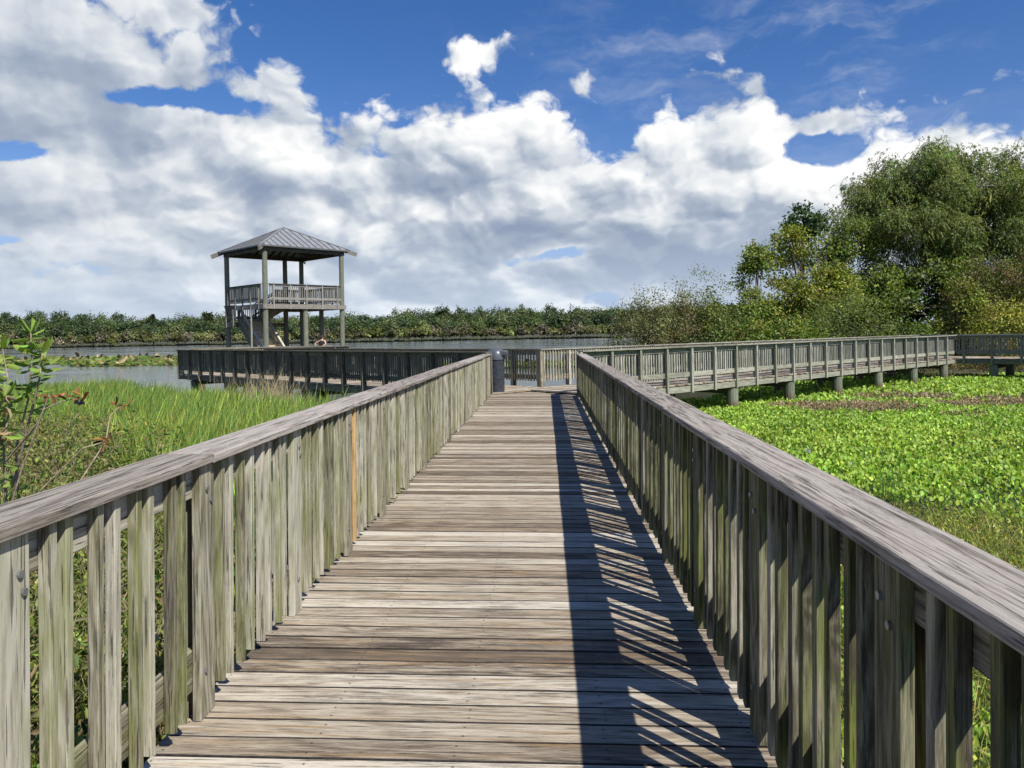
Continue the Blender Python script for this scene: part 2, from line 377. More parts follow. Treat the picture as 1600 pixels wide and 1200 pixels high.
# ------------------------------------------------------------------ railings
def railing(name, label, A, ang, length, z0, side, mat, capmat, pre=None, post0=0.0, pitch=1.22, pattern='pair', H=1.135, capjoints=None,
            group='boardwalk railings', tone=(.25, .75, .35), far=False, bottom=.055, fascia=-.30, capw=.225, lean=.004, newpick=None, seglen=3.66, part_max=100, outer=True):
    """A = inner foot line start; ang = heading of local +x from world +X; side=+1 outward is local +y"""
    root = empty(name, (A[0], A[1], z0), ang, pre); tag(root, label, 'railing', group)
    if far: bottom = .165; fascia = -.27
    sg = side; top = H-.038
    ch = 0 if far else .003
    lo, hi, al = tone
    # posts
    variants = []
    for k in range(2 if far else 5):
        b = WB(); t = (random.uniform(lo, hi), al*random.random(), 0)
        b.board((0, sg*.019, .004), (0, sg*.019, top-.001), .14 if not far else .09, .038, (0, 1, 0), t, ch)
        if outer: b.board((0, sg*(.078+.0445), fascia), (0, sg*(.078+.0445), top-.002), .089, .089, (0, 1, 0), t, ch)
        if not far:
            for bz in (.93, .985, .2):
                bx = random.uniform(-.045, .045)
                b.cyl((bx, -sg*.009, bz), (bx, sg*.002, bz), .0115, n=8, mi=1)
        variants.append(b.build('post', [mat, M['bolt']], link=False))
    s = post0; posts = []
    while s <= length+.01:
        posts.append(s); s += pitch
    for s in posts: dup(random.choice(variants), root, (s, 0, 0))
    # baluster variants
    bv = []
    for k in range(6 if far else 22):
        b = WB(); t = (random.uniform(lo, hi), al*(random.random()**.7), random.choice((0, 0, .3, .7)) if not far else 0)
        b.board((0, 0, bottom+random.uniform(-.012, .012)), (random.uniform(-.003, .003), 0, top-.001), .038, .038, (0, sg, 0), t, ch, cut=0 if far else .014)
        bv.append(b.build('baluster', mat, link=False))
    nb = WB(); nb.board((0, 0, bottom), (0, 0, top-.001), .038, .038, (0, sg, 0), (.6, 0, 0), ch); newb = nb.build('baluster', M['newwood'], link=False)
    bs = []
    edges = [posts[0]-pitch]+posts
    for p in edges:
        offs = (.165, .258, .415, .508, .665, .758, .915, 1.008) if pattern == 'pair' else tuple(.13+.12*i for i in range(9))
        for o_ in offs:
            x = p+o_+random.uniform(-.009, .009)
            if .03 < x < length-.03: bs.append(x)
    cnt = 0; rest = WB()
    for i, x in enumerate(bs):
        if newpick is not None and abs(x-newpick) < .045 and newpick > 0:
            o = dup(newb, root, (x, sg*.019, 0)); o['label'] = 'new orange-tan baluster among the weathered ones'; newpick = -9; cnt += 1; continue
        yj = sg*(.019+random.uniform(-lean, lean*.5))
        if cnt < part_max:
            dup(random.choice(bv), root, (x, yj, 0), random.choice((0, math.pi)) if far else 0); cnt += 1
        else:
            rest.board((x, yj, bottom), (x, yj, top-.001), .038, .038, (0, sg, 0), (random.uniform(lo, hi), al*random.random(), 0), 0)
    if rest.V:
        o = rest.build('baluster', mat, root); o['kind'] = 'stuff'
    # rails and handrail, in board lengths
    def run(nm, y, zc, wd, th, up, m, joints, wob=0, tn=tone):
        b = WB(); js = [0]+[j for j in joints if 0 < j < length]+[length]
        for a_, b_ in zip(js[:-1], js[1:]):
            dy = random.uniform(-.006, .006) if not far else random.uniform(-.004, .004); dz = random.uniform(-.0015, .0015)
            b.board((a_+.0015, sg*(y+dy), zc+dz), (b_-.0015, sg*(y+dy+random.uniform(-.004, .004)), zc+dz), wd, th, up, (random.uniform(tn[0], tn[1]), tn[2]*random.random()*.5, random.random()*.35),
                    .004 if not far else 0, wob=wob, seg=8 if wob else 1)
        return b.build(nm, m, root)
    js = capjoints or [post0+seglen*k for k in range(0, int(length/seglen)+2)]
    js2 = [j+pitch for j in js]
    run('upper_rail', .038+.019, top-.07-.002, .138, .036, (0, 1, 0), mat, js2)
    run('lower_rail', .038+.019, .285 if far else .215, .14 if far else .175, .036, (0, 1, 0), mat, js2)
    run('handrail', capw/2-.03, H-.019, capw, .038, (0, 0, 1), capmat, js, wob=.003 if not far else 0, tn=(.35, .65, .15))
    return root

# ------------------------------------------------------------------ boardwalk decks
def deck(name, label, poly_fn, ang, origin, z0, length, pre=None, mat=None, width_fn=None, pitchw=.15, dark=None, far=False):
    """planks laid across local x (walking direction = local x); width_fn(s) -> (y0,y1) or None"""
    root = empty(name, (origin[0], origin[1], z0), ang, pre); tag(root, label, 'boardwalk', 'boardwalk decks')
    b = WB(); s = pitchw/2
    while s < length:
        r = width_fn(s)
        if r:
            y0, y1 = r; j = random.uniform(-.012, .012)
            t = (random.choice((.18, .3, .36, .42, .5, .56, .64, .88))+random.uniform(-.05, .05), 0.0, random.choice((0, .1, .3, .5, .8)))
            if dark: t = (t[0]*dark, t[1], t[2])
            hw = pitchw-random.uniform(.007, .013)
            b.board((s+random.uniform(-.002, .002), y0+j, -.019+random.uniform(-.002, .0015)), (s+random.uniform(-.002, .002), y1+j, -.019+random.uniform(-.002, .0015)), hw, .038, (0, 0, 1), t, 0 if far else .003, edge=None if far else 1)
        s += pitchw
    b.build('planks', [mat or M['deck'], M['grime']], root)
    return root

# ------------------------------------------------------------------ layout of the walkways
def P2(p, d, t, n=(0, 0), k=0): return (p[0]+d[0]*t+n[0]*k, p[1]+d[1]*t+n[1]*k)
Pl, dl, nl = (-2.42, 21.28), (-.7208, .6931), (.6931, .7208)
Pr, dr, nr = (1.78, 21.01), (.7193, .6947), (-.6947, .7193)
WID = 2.8; APEX = (-.17, 22.53+(WID-2.45)*1.414)
ZB = .03
AL = math.atan2(dl[1], dl[0]); AR = math.atan2(dr[1], dr[0])
WATER = -1.15

def underframe(root, length, y0, y1, piles, pr=.165, ztop=-.04, mat='pile', rim='rail', s0=0):
    b = WB()
    for y in (y0, y1):
        s = s0
        while s < length:
            e = min(length, s+4.88)
            b.board((s+.002, y, ztop-.115), (e-.002, y, ztop-.115), .19, .036, (0, 1, 0), rt(.45, .6, .5), 0)
            s = e
    b.build('rim_joist', M[rim], root)
    b = WB()
    n = 5
    for k in range(1, n):
        y = y0+(y1-y0)*k/n
        b.board((s0, y, ztop-.10), (length, y, ztop-.10), .19, .036, (0, 1, 0), rt(.2, .4, 0), 0)
    b.build('joist', M['darkrail'], root)
    for s in piles:
        b = WB(); b.board((s, y0+.05, ztop-.33), (s, y1-.05, ztop-.33), .09, .22, (0, 0, 1), rt(.3, .5, .2), 0); b.build('cross_beam', M['darkrail'], root)
        for y in (y0+.12 if y0 < y1 else y0-.12, y1-.12 if y0 < y1 else y1+.12):
            w_ = WB(); w_.cyl((s, y, -1.9), (s+random.uniform(-.02, .02), y, ztop-.26), pr*1.06, pr, 14, rt(.45, .65, .7), seg=4, wob=.006)
            w_.build('pile', M[mat], root)

# main boardwalk, walking direction local +x = world +Y; local y = -X
XR, XL = .845, -1.475
def main_w(s):
    Y = s-2.0
    if Y < 20.42: return (-(XR+.085), -XL+.085)
    l = -1.56-(Y-20.45)*1.045 if Y < 21.28 else Pl[0]+(Y-21.28)*nl[0]/nl[1]
    r = .93+(Y-20.2)*1.045 if Y < 21.01 else Pr[0]+(Y-21.01)*nr[0]/nr[1]
    l = max(l, -2.42); r = min(r, 1.78)
    if l > r-.1: return None
    return (-r, -l)
d_main = deck('boardwalk', 'straight grey plank boardwalk running away from the viewer between two railings', None, math.pi/2, (0, -2.0), 0, 25.6, MAIN, width_fn=main_w)
underframe(d_main, 22.3, -(XR+.06), -XL+.06, [.4+3.66*k for k in range(6)], s0=0)

jr = [1.75+3.66*k+2 for k in range(-1, 7)]
railing('railing', 'weathered brown railing with a wide cap along the right side of the near boardwalk', (XR, -2.0), math.pi/2, 22.45, 0, -1, M['rail'], M['cap'], MAIN,
        post0=.29, capjoints=[7.39+3.66*k for k in range(0, 5)], tone=(.10, .58, 1.1))  # tones lower than the left side: shade put into the wood colour
railing('railing', 'weathered left railing of the near boardwalk, with one new tan baluster', (XL, -2.0), math.pi/2, 22.65, 0, 1, M['rail'], M['cap'], MAIN,
        post0=.40, capjoints=[1.62+3.66*k for k in range(0, 7)], tone=(.32, .92, 1.0), newpick=7.86)

# left branch
def wline(a, b): return lambda s: (a, b)
d_left = deck('boardwalk', 'dark left branch of the boardwalk leading towards the lookout tower', None, AL, P2(Pl, dl, -.9), ZB, 21.8, None, width_fn=wline(-WID, -.0), far=True)
underframe(d_left, 21.7, -.04, -WID+.04, [1.9+3.66*k for k in range(6)], rim='darkrail', s0=.3)
A = P2(Pl, dl, -1.2, nl, .12)
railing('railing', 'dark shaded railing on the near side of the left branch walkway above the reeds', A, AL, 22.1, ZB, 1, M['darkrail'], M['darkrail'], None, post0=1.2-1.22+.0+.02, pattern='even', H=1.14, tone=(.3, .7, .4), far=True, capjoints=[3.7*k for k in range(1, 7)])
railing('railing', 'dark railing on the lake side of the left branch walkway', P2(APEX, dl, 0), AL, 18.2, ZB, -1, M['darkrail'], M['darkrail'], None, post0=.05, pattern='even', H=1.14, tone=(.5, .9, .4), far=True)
# short walkway from the left end up to the tower platform
EL = P2(Pl, dl, 20.78)
A2 = math.atan2(nl[1], nl[0])
d_ne = deck('boardwalk', 'short walkway joining the left branch to the tower platform', None, A2, P2(EL, nl, WID), ZB-.006, 5.4, None, width_fn=wline(0, WID), far=True)
underframe(d_ne, 5.3, .04, WID-.04, [1.0, 4.2], rim='darkrail')
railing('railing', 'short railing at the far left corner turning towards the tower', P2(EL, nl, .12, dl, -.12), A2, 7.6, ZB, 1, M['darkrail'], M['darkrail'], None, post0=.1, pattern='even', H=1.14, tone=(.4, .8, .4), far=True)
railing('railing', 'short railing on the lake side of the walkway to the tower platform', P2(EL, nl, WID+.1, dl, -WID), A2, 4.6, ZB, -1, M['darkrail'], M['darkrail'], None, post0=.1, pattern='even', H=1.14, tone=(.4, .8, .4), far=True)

# right branch
d_right = deck('boardwalk', 'right branch of the boardwalk on round piles over green floating plants', None, AR, P2(Pr, dr, -.9), ZB, 29.2, None, width_fn=wline(0, WID), far=True)
underframe(d_right, 26.5, .0+.04, WID-.04, [.9+1.22*k for k in (-1+.0, 2, 5, 8, 11, 14, 17, 20)], pr=.185, rim='greyrail')
A = P2(Pr, dr, -1.2, nr, .12)
railing('railing', 'sunlit grey green railing on the near side of the right branch walkway', A, AR, 26.75, ZB, -1, M['greyrail'], M['greyrail'], None, post0=-.02, pattern='even', H=1.14, tone=(.4, .8, .3), far=True, capjoints=[3.64*k for k in range(1, 8)])
railing('railing', 'railing on the far side of the right branch walkway in front of the bushes', P2(APEX, dr, 0), AR, 28.6, ZB, 1, M['rail'], M['greyrail'], None, post0=.05, pattern='even', H=1.14, tone=(.4, .8, .3), far=True)
# the leg that turns back at the far right corner
NC = P2(Pr, dr, 25.6); AS = math.atan2(-nr[1], -nr[0]); ds = (-nr[0], -nr[1])
d_se = deck('boardwalk', 'boardwalk leg turning back to the right beyond the far corner', None, AS, P2(NC, ds, 0), ZB-.006, 16, None, width_fn=wline(0, WID), far=True)
underframe(d_se, 16, .04, WID-.04, [1.6+3.66*k for k in range(4)], pr=.185, rim='darkrail')
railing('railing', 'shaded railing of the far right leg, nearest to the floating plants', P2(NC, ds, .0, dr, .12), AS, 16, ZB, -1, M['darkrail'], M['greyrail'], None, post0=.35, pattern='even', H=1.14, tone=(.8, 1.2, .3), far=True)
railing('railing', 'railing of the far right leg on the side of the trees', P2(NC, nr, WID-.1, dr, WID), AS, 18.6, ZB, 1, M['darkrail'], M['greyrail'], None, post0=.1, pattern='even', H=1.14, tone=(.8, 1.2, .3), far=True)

# ------------------------------------------------------------------ tower platform and tower
d_pl = deck('boardwalk', 'square deck platform under the lookout tower', None, 0, (-19.5, 41.2), ZB, 8.3, None, width_fn=wline(0, 9.2), far=True)
underframe(d_pl, 8.2, .04, 9.1, [.6, 4.2, 7.6], rim='darkrail')
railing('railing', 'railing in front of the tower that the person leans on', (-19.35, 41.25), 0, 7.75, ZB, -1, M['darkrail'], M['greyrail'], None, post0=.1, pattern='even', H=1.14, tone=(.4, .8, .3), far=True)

TC = (-15.657, 42.405); th = .739
tu = (math.sin(th), math.cos(th)); tv = (-tu[1], tu[0]); S1, S2 = 4.974, 4.683
AU = math.atan2(tu[1], tu[0])
def build_tower():
    root = empty('lookout_tower', (TC[0], TC[1], 0), AU)
    tag(root, 'two storey timber lookout tower with a grey hipped metal roof above the lake', 'tower')
    ZD, ZL = 3.58, 2.62            # upper floor, stair landing
    def pile(x, y, z1, r=.158, tn=None):
        b = WB(); b.cyl((x, y, -1.9), (x+random.uniform(-.02, .02), y+random.uniform(-.02, .02), z1), r, r*.9, 16, tn or rt(.45, .65, .5), seg=6, wob=.012); b.build('pile', M['pile'], root)
    for (x, y) in ((0, 0), (S1, 0), (0, S2), (S1, S2), (S1*.765, S2)): pile(x, y, 6.56)
    for (x, y) in ((S1/2, 0), (S1, S2/2), (0, S2/2)):
        if (x, y) != (0, S2/2): pile(x, y, ZD-.25)
    # floor
    b = WB(); y = .07; o = .16
    while y < S2+o:
        x0 = 3.0 if y > S2-1.35 else -o
        b.board((x0, y, ZD-.019), (S1+o, y, ZD-.019), .14, .038, (0, 0, 1), rt(.4, .7, 0, .3), 0); y += .147
    b.build('upper_floor', M['deck'], root)
    b = WB()
    for (p, q) in (((-o, -o-.02), (S1+o, -o-.02)), ((-o-.02, -o), (-o-.02, S2-1.3)), ((S1+o+.02, -o), (S1+o+.02, S2+o)), ((3.0, S2+o), (S1+o, S2+o))):
        b.board((*p, ZD-.16), (*q, ZD-.16), .24, .04, (0, 0, 1), rt(.5, .7, .2), 0)
        s = b
    # vertical orientation: boards stand on edge
    b.V = []; b.F = []; b.G = []; b.T = []; b.mi = []
    for (p, q, up) in (((-o, -o-.02), (S1+o, -o-.02), (0, 1, 0)), ((-o-.02, -o), (-o-.02, S2-1.3), (1, 0, 0)), ((S1+o+.02, -o), (S1+o+.02, S2+o), (1, 0, 0)), ((3.0, S2+o+.02), (S1+o, S2+o+.02), (0, 1, 0))):
        b.board((*p, ZD-.165), (*q, ZD-.165), .25, .04, up, rt(.6, .8, .2), 0)
    b.build('rim_joist', M['towerwood'], root)
    b = WB()
    for k in range(1, 9): b.board((k*S1/9, -o, ZD-.14), (k*S1/9, S2-(1.4 if k < 6 else 0), ZD-.14), .19, .04, (1, 0, 0), rt(.2, .4, 0), 0)
    b.build('joist', M['darkrail'], root)
    # railings of the upper floor
    def rails(name, p, q, zf, out, nb=.125, H=1.13, mat='rail', fas=-.3, tn=(.45, .8)):
        p = Vector((*p, 0)); q = Vector((*q, 0)); d = q-p; L = d.length; d.normalize(); out = Vector((*out, 0))
        f = empty(name); f.parent = root; f.matrix_world = root.matrix_world.copy(); f.matrix_parent_inverse.identity(); f.location = (0, 0, 0); f.rotation_euler = (0, 0, 0)
        n = max(1, round(L/1.15))
        for k in range(n+1):
            b = WB(); c = p+d*(L*(k+.25)/(n+.5))+out*.06
            b.board(c+Vector((0, 0, zf+fas)), c+Vector((0, 0, zf+H-.04)), .085, .05, out, rt(.55, .9, .2), 0); b.build('post', M[mat], f)
        b = WB(); b.board(p+Vector((0, 0, zf+H-.02)), q+Vector((0, 0, zf+H-.02)), .2, .036, (0, 0, 1), rt(.3, .5, 0), 0); b.build('handrail', M[mat], f)
        b = WB()
        for zz, hh in ((H-.105, .11), (.29, .13)): b.board(p+out*.015+Vector((0, 0, zf+zz)), q+out*.015+Vector((0, 0, zf+zz)), hh, .034, out, rt(.55, .8, .1), 0)
        b.build('cross_rail', M[mat], f)
        s = .07
        while s < L-.03:
            b = WB(); c = p+d*s-out*.022
            b.board(c+Vector((0, 0, zf+.1)), c+Vector((random.uniform(-.006, .006), 0, zf+H-.042)), .038, .036, out, rt(*tn, .4), 0); b.build('baluster', M[mat], f); s += nb+random.uniform(-.015, .015)
    rails('front_railing', (.16, -o+.02), (S1-.16, -o+.02), ZD, (0, -1), mat='towerwood')
    rails('left_railing', (-o+.02, .18), (-o+.02, S2-.18), ZD, (-1, 0), mat='darkrail', tn=(.4, .9))
    rails('right_railing', (S1+o-.02, .18), (S1+o-.02, S2-.18), ZD, (1, 0), mat='rail')
    rails('back_railing', (3.1, S2+o-.02), (S1-.16, S2+o-.02), ZD, (0, 1), mat='rail')
    # landing in the far left corner
    b = WB(); y = S2-1.32
    while y < S2+.1: b.board((-o, y, ZL-.019), (1.45, y, ZL-.019), .14, .038, (0, 0, 1), rt(.4, .7, 0, .3), 0); y += .147
    b.build('landing_floor', M['deck'], root)
    b = WB()
    b.board((-o-.02, S2-1.4, ZL-.16), (-o-.02, S2+.12, ZL-.16), .25, .04, (1, 0, 0), rt(.5, .7), 0)
    b.board((-o, S2+.12, ZL-.16), (S1*.765, S2+.12, ZL-.16), .25, .04, (0, 1, 0), rt(.5, .7), 0)
    b.build('landing_joist', M['darkrail'], root)
    rails('landing_railing', (-o, S2-1.35), (-o, S2+.05), ZL, (-1, 0), mat='darkrail', H=1.0, tn=(.4, .9))
    rails('landing_railing', (-o, S2+.1), (3.0, S2+.1), ZL, (0, 1), mat='darkrail', H=1.0, tn=(.4, .9))
    # flights of stairs
    def flight(x0, y0, z0, dx, dy, z1, W, n):
        f = empty('stairs'); f.parent = root; f.matrix_parent_inverse.identity(); f.location = (0, 0, 0); f.rotation_euler = (0, 0, 0)
        D = Vector((dx, dy, 0)); side = Vector((D.y, -D.x, 0)).normalized(); p0 = Vector((x0, y0, z0))
        rise = (z1-z0)/n
        for k in range(n):
            c = p0+D*((k+.5)/n); z = z0+rise*(k+1)
            b = WB(); b.board((c.x-side.x*W/2, c.y-side.y*W/2, z-.02), (c.x+side.x*W/2, c.y+side.y*W/2, z-.02), D.length/n*1.08, .04, (0, 0, 1), rt(.7, .95, 0), 0); b.build('tread', M['treadwood'], f)
            b = WB(); c2 = c-D*(.45/n)
            b.board((c2.x-side.x*W/2, c2.y-side.y*W/2, z-.04-rise*.45), (c2.x+side.x*W/2, c2.y+side.y*W/2, z-.04-rise*.45), .02, rise*.8, (0, 0, 1), rt(.6, .8, 0), 0); b.build('riser', M['treadwood'], f)
        for sg in (-1, 1):
            e = side*(sg*(W/2+.02)); a = p0+e; q = p0+D+e+Vector((0, 0, z1-z0))
            b = WB(); b.board(a+Vector((0, 0, .02)), q+Vector((0, 0, -.12)), .26, .04, e.normalized(), rt(.4, .6), 0); b.build('stringer', M['rail' if sg > 0 else 'darkrail'], f)
            b = WB(); b.board(a+Vector((0, 0, 1.0)), q+Vector((0, 0, .95)), .12, .04, (0, 0, 1), rt(.8, 1, 0), 0); b.build('handrail', M['rail'], f)
            b = WB(); b.board(a+Vector((0, 0, .86)), q+Vector((0, 0, .82)), .1, .035, e.normalized(), rt(.5, .7), 0); b.board(a+Vector((0, 0, .32)), q+Vector((0, 0, .28)), .1, .035, e.normalized(), rt(.5, .7), 0); b.build('cross_rail', M['rail' if sg > 0 else 'darkrail'], f)
            m = int(D.length/.15)
            for k in range(m+1):
                c = a.lerp(q, k/m); b = WB(); big = k in (0, m//2, m)
                b.board(c+Vector((0, 0, .12 if not big else -.05)), c+Vector((0, 0, .93)), .09 if big else .036, .05 if big else .03, e.normalized(), rt(.4, .7, .2), 0)
                b.build('post' if big else 'baluster', M['rail' if sg > 0 else 'darkrail'], f)
        return f
    flight(.70, .35, ZB, 0, S2-1.35-.35, ZL, 1.3, 13)
    flight(1.45, S2-.66, ZL, 1.55, 0, ZD, 1.2, 5)
    b = WB(); b.cyl((-.18, 1.35, ZB), (-.18, 1.35, 3.3), .06, .055, 10, rt(.6, .8, .3)); b.build('newel_post', M['pile'], root)
    # roof
    mx, my = S1/2, S2/2
    b = WB(); e = .12
    for (p, q, up) in (((-e, -e), (S1+e, -e), (0, 1, 0)), ((-e, S2+e), (S1+e, S2+e), (0, 1, 0)), ((-e, -e), (-e, S2+e), (1, 0, 0)), ((S1+e, -e), (S1+e, S2+e), (1, 0, 0))):
        b.board((*p, 6.69), (*q, 6.69), .27, .08, up, rt(.25, .4, .1), 0)
    b.build('roof_beam', M['darkrail'], root)
    ov = .40; za, ze = 8.30, 6.85
    E4 = [(-ov, -ov), (S1+ov, -ov), (S1+ov, S2+ov), (-ov, S2+ov)]
    for k in range(4):
        p = Vector((*E4[k], ze)); q = Vector((*E4[(k+1) % 4], ze)); a = Vector((mx, my, za))
        nrm = (q-p).cross(a-p).normalized()
        b = WB(); up = nrm*.03
        b.tri([p, q, a]); b.tri([p-up, a-up, q-up]); b.tri([p, p-up, q-up, q]); b.tri([q, q-up, a-up, a]); b.tri([a, a-up, p-up, p])
        rp = b.build('roof_panel', M['roof'], root)
        d = (q-p); L = d.length; d.normalize(); upv = (a-(p+q)/2); h = upv.length; upv.normalize()
        seam = WB(); s = .2
        while s < L-.1:
            hh = h*(1-abs(s-L/2)/(L/2))
            if hh > .08: seam.board(p+d*s+nrm*.012, p+d*s+upv*hh+nrm*.012, .03, .04, nrm, (.5, 0, 0), 0)
            s += .41
        seam.build('seam', M['seam'], rp)
        b = WB(); b.board(p-up*2, q-up*2, .02, .06, nrm, (.5, 0, 0), 0); b.build('gutter_trim', M['roof'], rp)
        hp = WB(); hp.board(p+Vector((0, 0, .02)), a+Vector((0, 0, .02)), .14, .03, (0, 0, 1), (.5, 0, 0), 0); hp.build('hip_cap', M['roof'], root)
        out = (Vector((E4[k][0]-mx, E4[k][1]-my, 0))).normalized()
        hb = WB(); hb.board(Vector((mx, my, za-.16)), p+out*.38+Vector((0, 0, -.26)), .24, .09, out.cross(Vector((0, 0, 1))), rt(.5, .6, .1), 0)
        hb.build('hip_rafter', M['towerwood'], root)
    # rafters under the roof
    b = WB()
    for k in range(1, 10):
        x = S1*k/10
        for y0, sgn in ((-ov+.05, 1), (S2+ov-.05, -1)):
            t_ = 1-abs(x-mx)/(mx+ov)
            b.board((x, y0, ze-.08), (x, y0+sgn*(my+ov-.1)*t_, ze-.08+(za-ze)*t_*.96), .13, .038, (1, 0, 0), (.3, 0, 0), 0)
        y = S2*k/10
        for x0, sgn in ((-ov+.05, 1), (S1+ov-.05, -1)):
            t_ = 1-abs(y-my)/(my+ov)
            b.board((x0, y, ze-.08), (x0+sgn*(mx+ov-.1)*t_, y, ze-.08+(za-ze)*t_*.96), .13, .038, (0, 1, 0), (.3, 0, 0), 0)
    b.build('rafter', M['darkrail'], root)
build_tower()

# ------------------------------------------------------------------ litter bin
def build_bin():
    root = empty('trash_can', (-1.40, 21.45, -.01)); tag(root, 'dark round litter bin with a grey domed lid at the end of the left railing', 'trash can')
    b = WB(); b.cyl((0, 0, 0), (0, 0, .94), .225, .24, 28); b.build('body', M['bin'], root)
    b = WB(); b.cyl((0, 0, .94), (0, 0, 1.02), .262, .262, 28); b.build('rim', M['binlid'], root, )
    V = []; F = []; n = 28
    prof = [(.262, 1.02), (.258, 1.07), (.245, 1.12), (.215, 1.18), (.165, 1.225), (.09, 1.25), (.001, 1.258)]
    for r, z in prof:
        for i in range(n): V.append((r*math.cos(2*math.pi*i/n), r*math.sin(2*math.pi*i/n), z))
    for k in range(len(prof)-1):
        for i in range(n):
            j = (i+1) % n; F.append((k*n+i, k*n+j, (k+1)*n+j, (k+1)*n+i))
    lid = mesh_obj('lid', V, F, M['binlid'], root, smooth=True)
    # throat of the lid facing the walkway
    b = WB(); b.board((.16, -.10, 1.13), (.34, -.13, 1.10), .22, .15, (0, 0, 1), ch=.03); b.build('flap', M['binlid'], lid)
    b = WB()
    for k in range(5): b.board((.02+.03*k, -.239, .42+.02*random.random()), (.045+.03*k, -.239, .43+.02*random.random()), .006, .006, (0, 1, 0), ch=0)
    b.build('scratch', M['bolt'], root)
build_bin()

# ------------------------------------------------------------------ water, ground
def water_mat():
    m, T = newmat('lake_water')
    tc = T.n('ShaderNodeTexCoord').outputs['Object']
    n1 = T.noise(T.vmath('MULTIPLY', tc, (.6, 1.5, 1)), 1.6, 4, .6)
    n2 = T.noise(T.vmath('MULTIPLY', tc, (.25, .9, 1)), .22, 3, .5)
    h = T.math('ADD', n1, T.math('MULTIPLY', n2, 1.6))
    bp = T.n('ShaderNodeBump', {'Height': h, 'Strength': .16, 'Distance': .12}).outputs[0]
    calm = T.noise(T.vmath('MULTIPLY', tc, (.02, .10, 1)), 1.0, 3, .5)
    rg = T.math('ADD', .05, T.math('MULTIPLY', T.smooth(calm, .42, .6), .14))
    s = T.n('ShaderNodeBsdfPrincipled', {'Base Color': (.045, .05, .035, 1), 'Roughness': rg, 'IOR': 1.36, 'Normal': bp})
    return finish(m, T, s.outputs[0])
def ground_mat(name, a, b, sc=1.2):
    m, T = newmat(name)
    tc = T.n('ShaderNodeTexCoord').outputs['Object']
    f = T.noise(tc, sc, 8, .65); c = T.mix(T.smooth(f, .35, .65), a, b)
    bp = T.n('ShaderNodeBump', {'Height': T.noise(tc, sc*9, 5, .6), 'Strength': .6, 'Distance': .06}).outputs[0]
    s = T.n('ShaderNodeBsdfPrincipled', {'Base Color': c, 'Roughness': .9, 'Normal': bp})
    return finish(m, T, s.outputs[0])
M['water'] = water_mat()
M['mud'] = ground_mat('marsh_mud', (.035, .028, .018), (.06, .055, .025))
M['bank'] = ground_mat('bank_soil', (.05, .04, .025), (.06, .075, .02))
M['underleaf'] = ground_mat('plant_bed', (.03, .05, .008), (.055, .085, .014), 3)
def sheet(name, poly, z, mat, nsub=0, amp=0):
    """polygon sheet, optionally a gently rolling grid over its bounding box"""
    if not nsub:
        o = mesh_obj(name, [(x, y, z) for x, y in poly], [tuple(range(len(poly)))], mat)
    else:
        xs = [p[0] for p in poly]; ys = [p[1] for p in poly]
        X, Y = np.meshgrid(np.linspace(min(xs), max(xs), nsub), np.linspace(min(ys), max(ys), nsub), indexing='ij')
        if nsub < 10: amp = 0
        d = np.minimum.reduce([X-min(xs), max(xs)-X, Y-min(ys), max(ys)-Y]); e = np.clip(d/ (amp*6+1.0), 0, 1)
        Z = z + amp*(np.sin(X*.7+Y*.3)*np.cos(Y*.5-X*.2)*.5+.5)*e - (1-e)*(.5 if nsub > 10 else 0)
        V = np.stack([X, Y, Z], -1).reshape(-1, 3); i = np.arange(nsub*nsub).reshape(nsub, nsub)
        F = np.stack([i[:-1, :-1], i[1:, :-1], i[1:, 1:], i[:-1, 1:]], -1).reshape(-1, 4)
        o = mesh_obj(name, V, F, mat, smooth=True)
    o['kind'] = 'structure'; return o
sheet('lake_water', [(-3500, -300), (3500, -300), (3500, 5000), (-3500, 5000)], WATER, M['water'])
sheet('marsh_ground', [(-19, -8), (-1.6, -8), (-1.6, 20.5), (-19, 24)], WATER+.03, M['mud'], 60, .05)
sheet('plant_bed', [(-2.2, -8), (75, -8), (75, 46), (15, 46), (6, 31), (2.5, 25), (.6, 21.5), (-2.2, 21)], WATER+.06, M['underleaf'])
sheet('bank', [(9, 41), (110, 41), (110, 110), (9, 110)], WATER+.25, M['bank'], 60, .25)
sheet('far_shore', [(-1500, 352), (1500, 352), (1500, 4800), (-1500, 4800)], WATER+.35, M['bank'], 2)

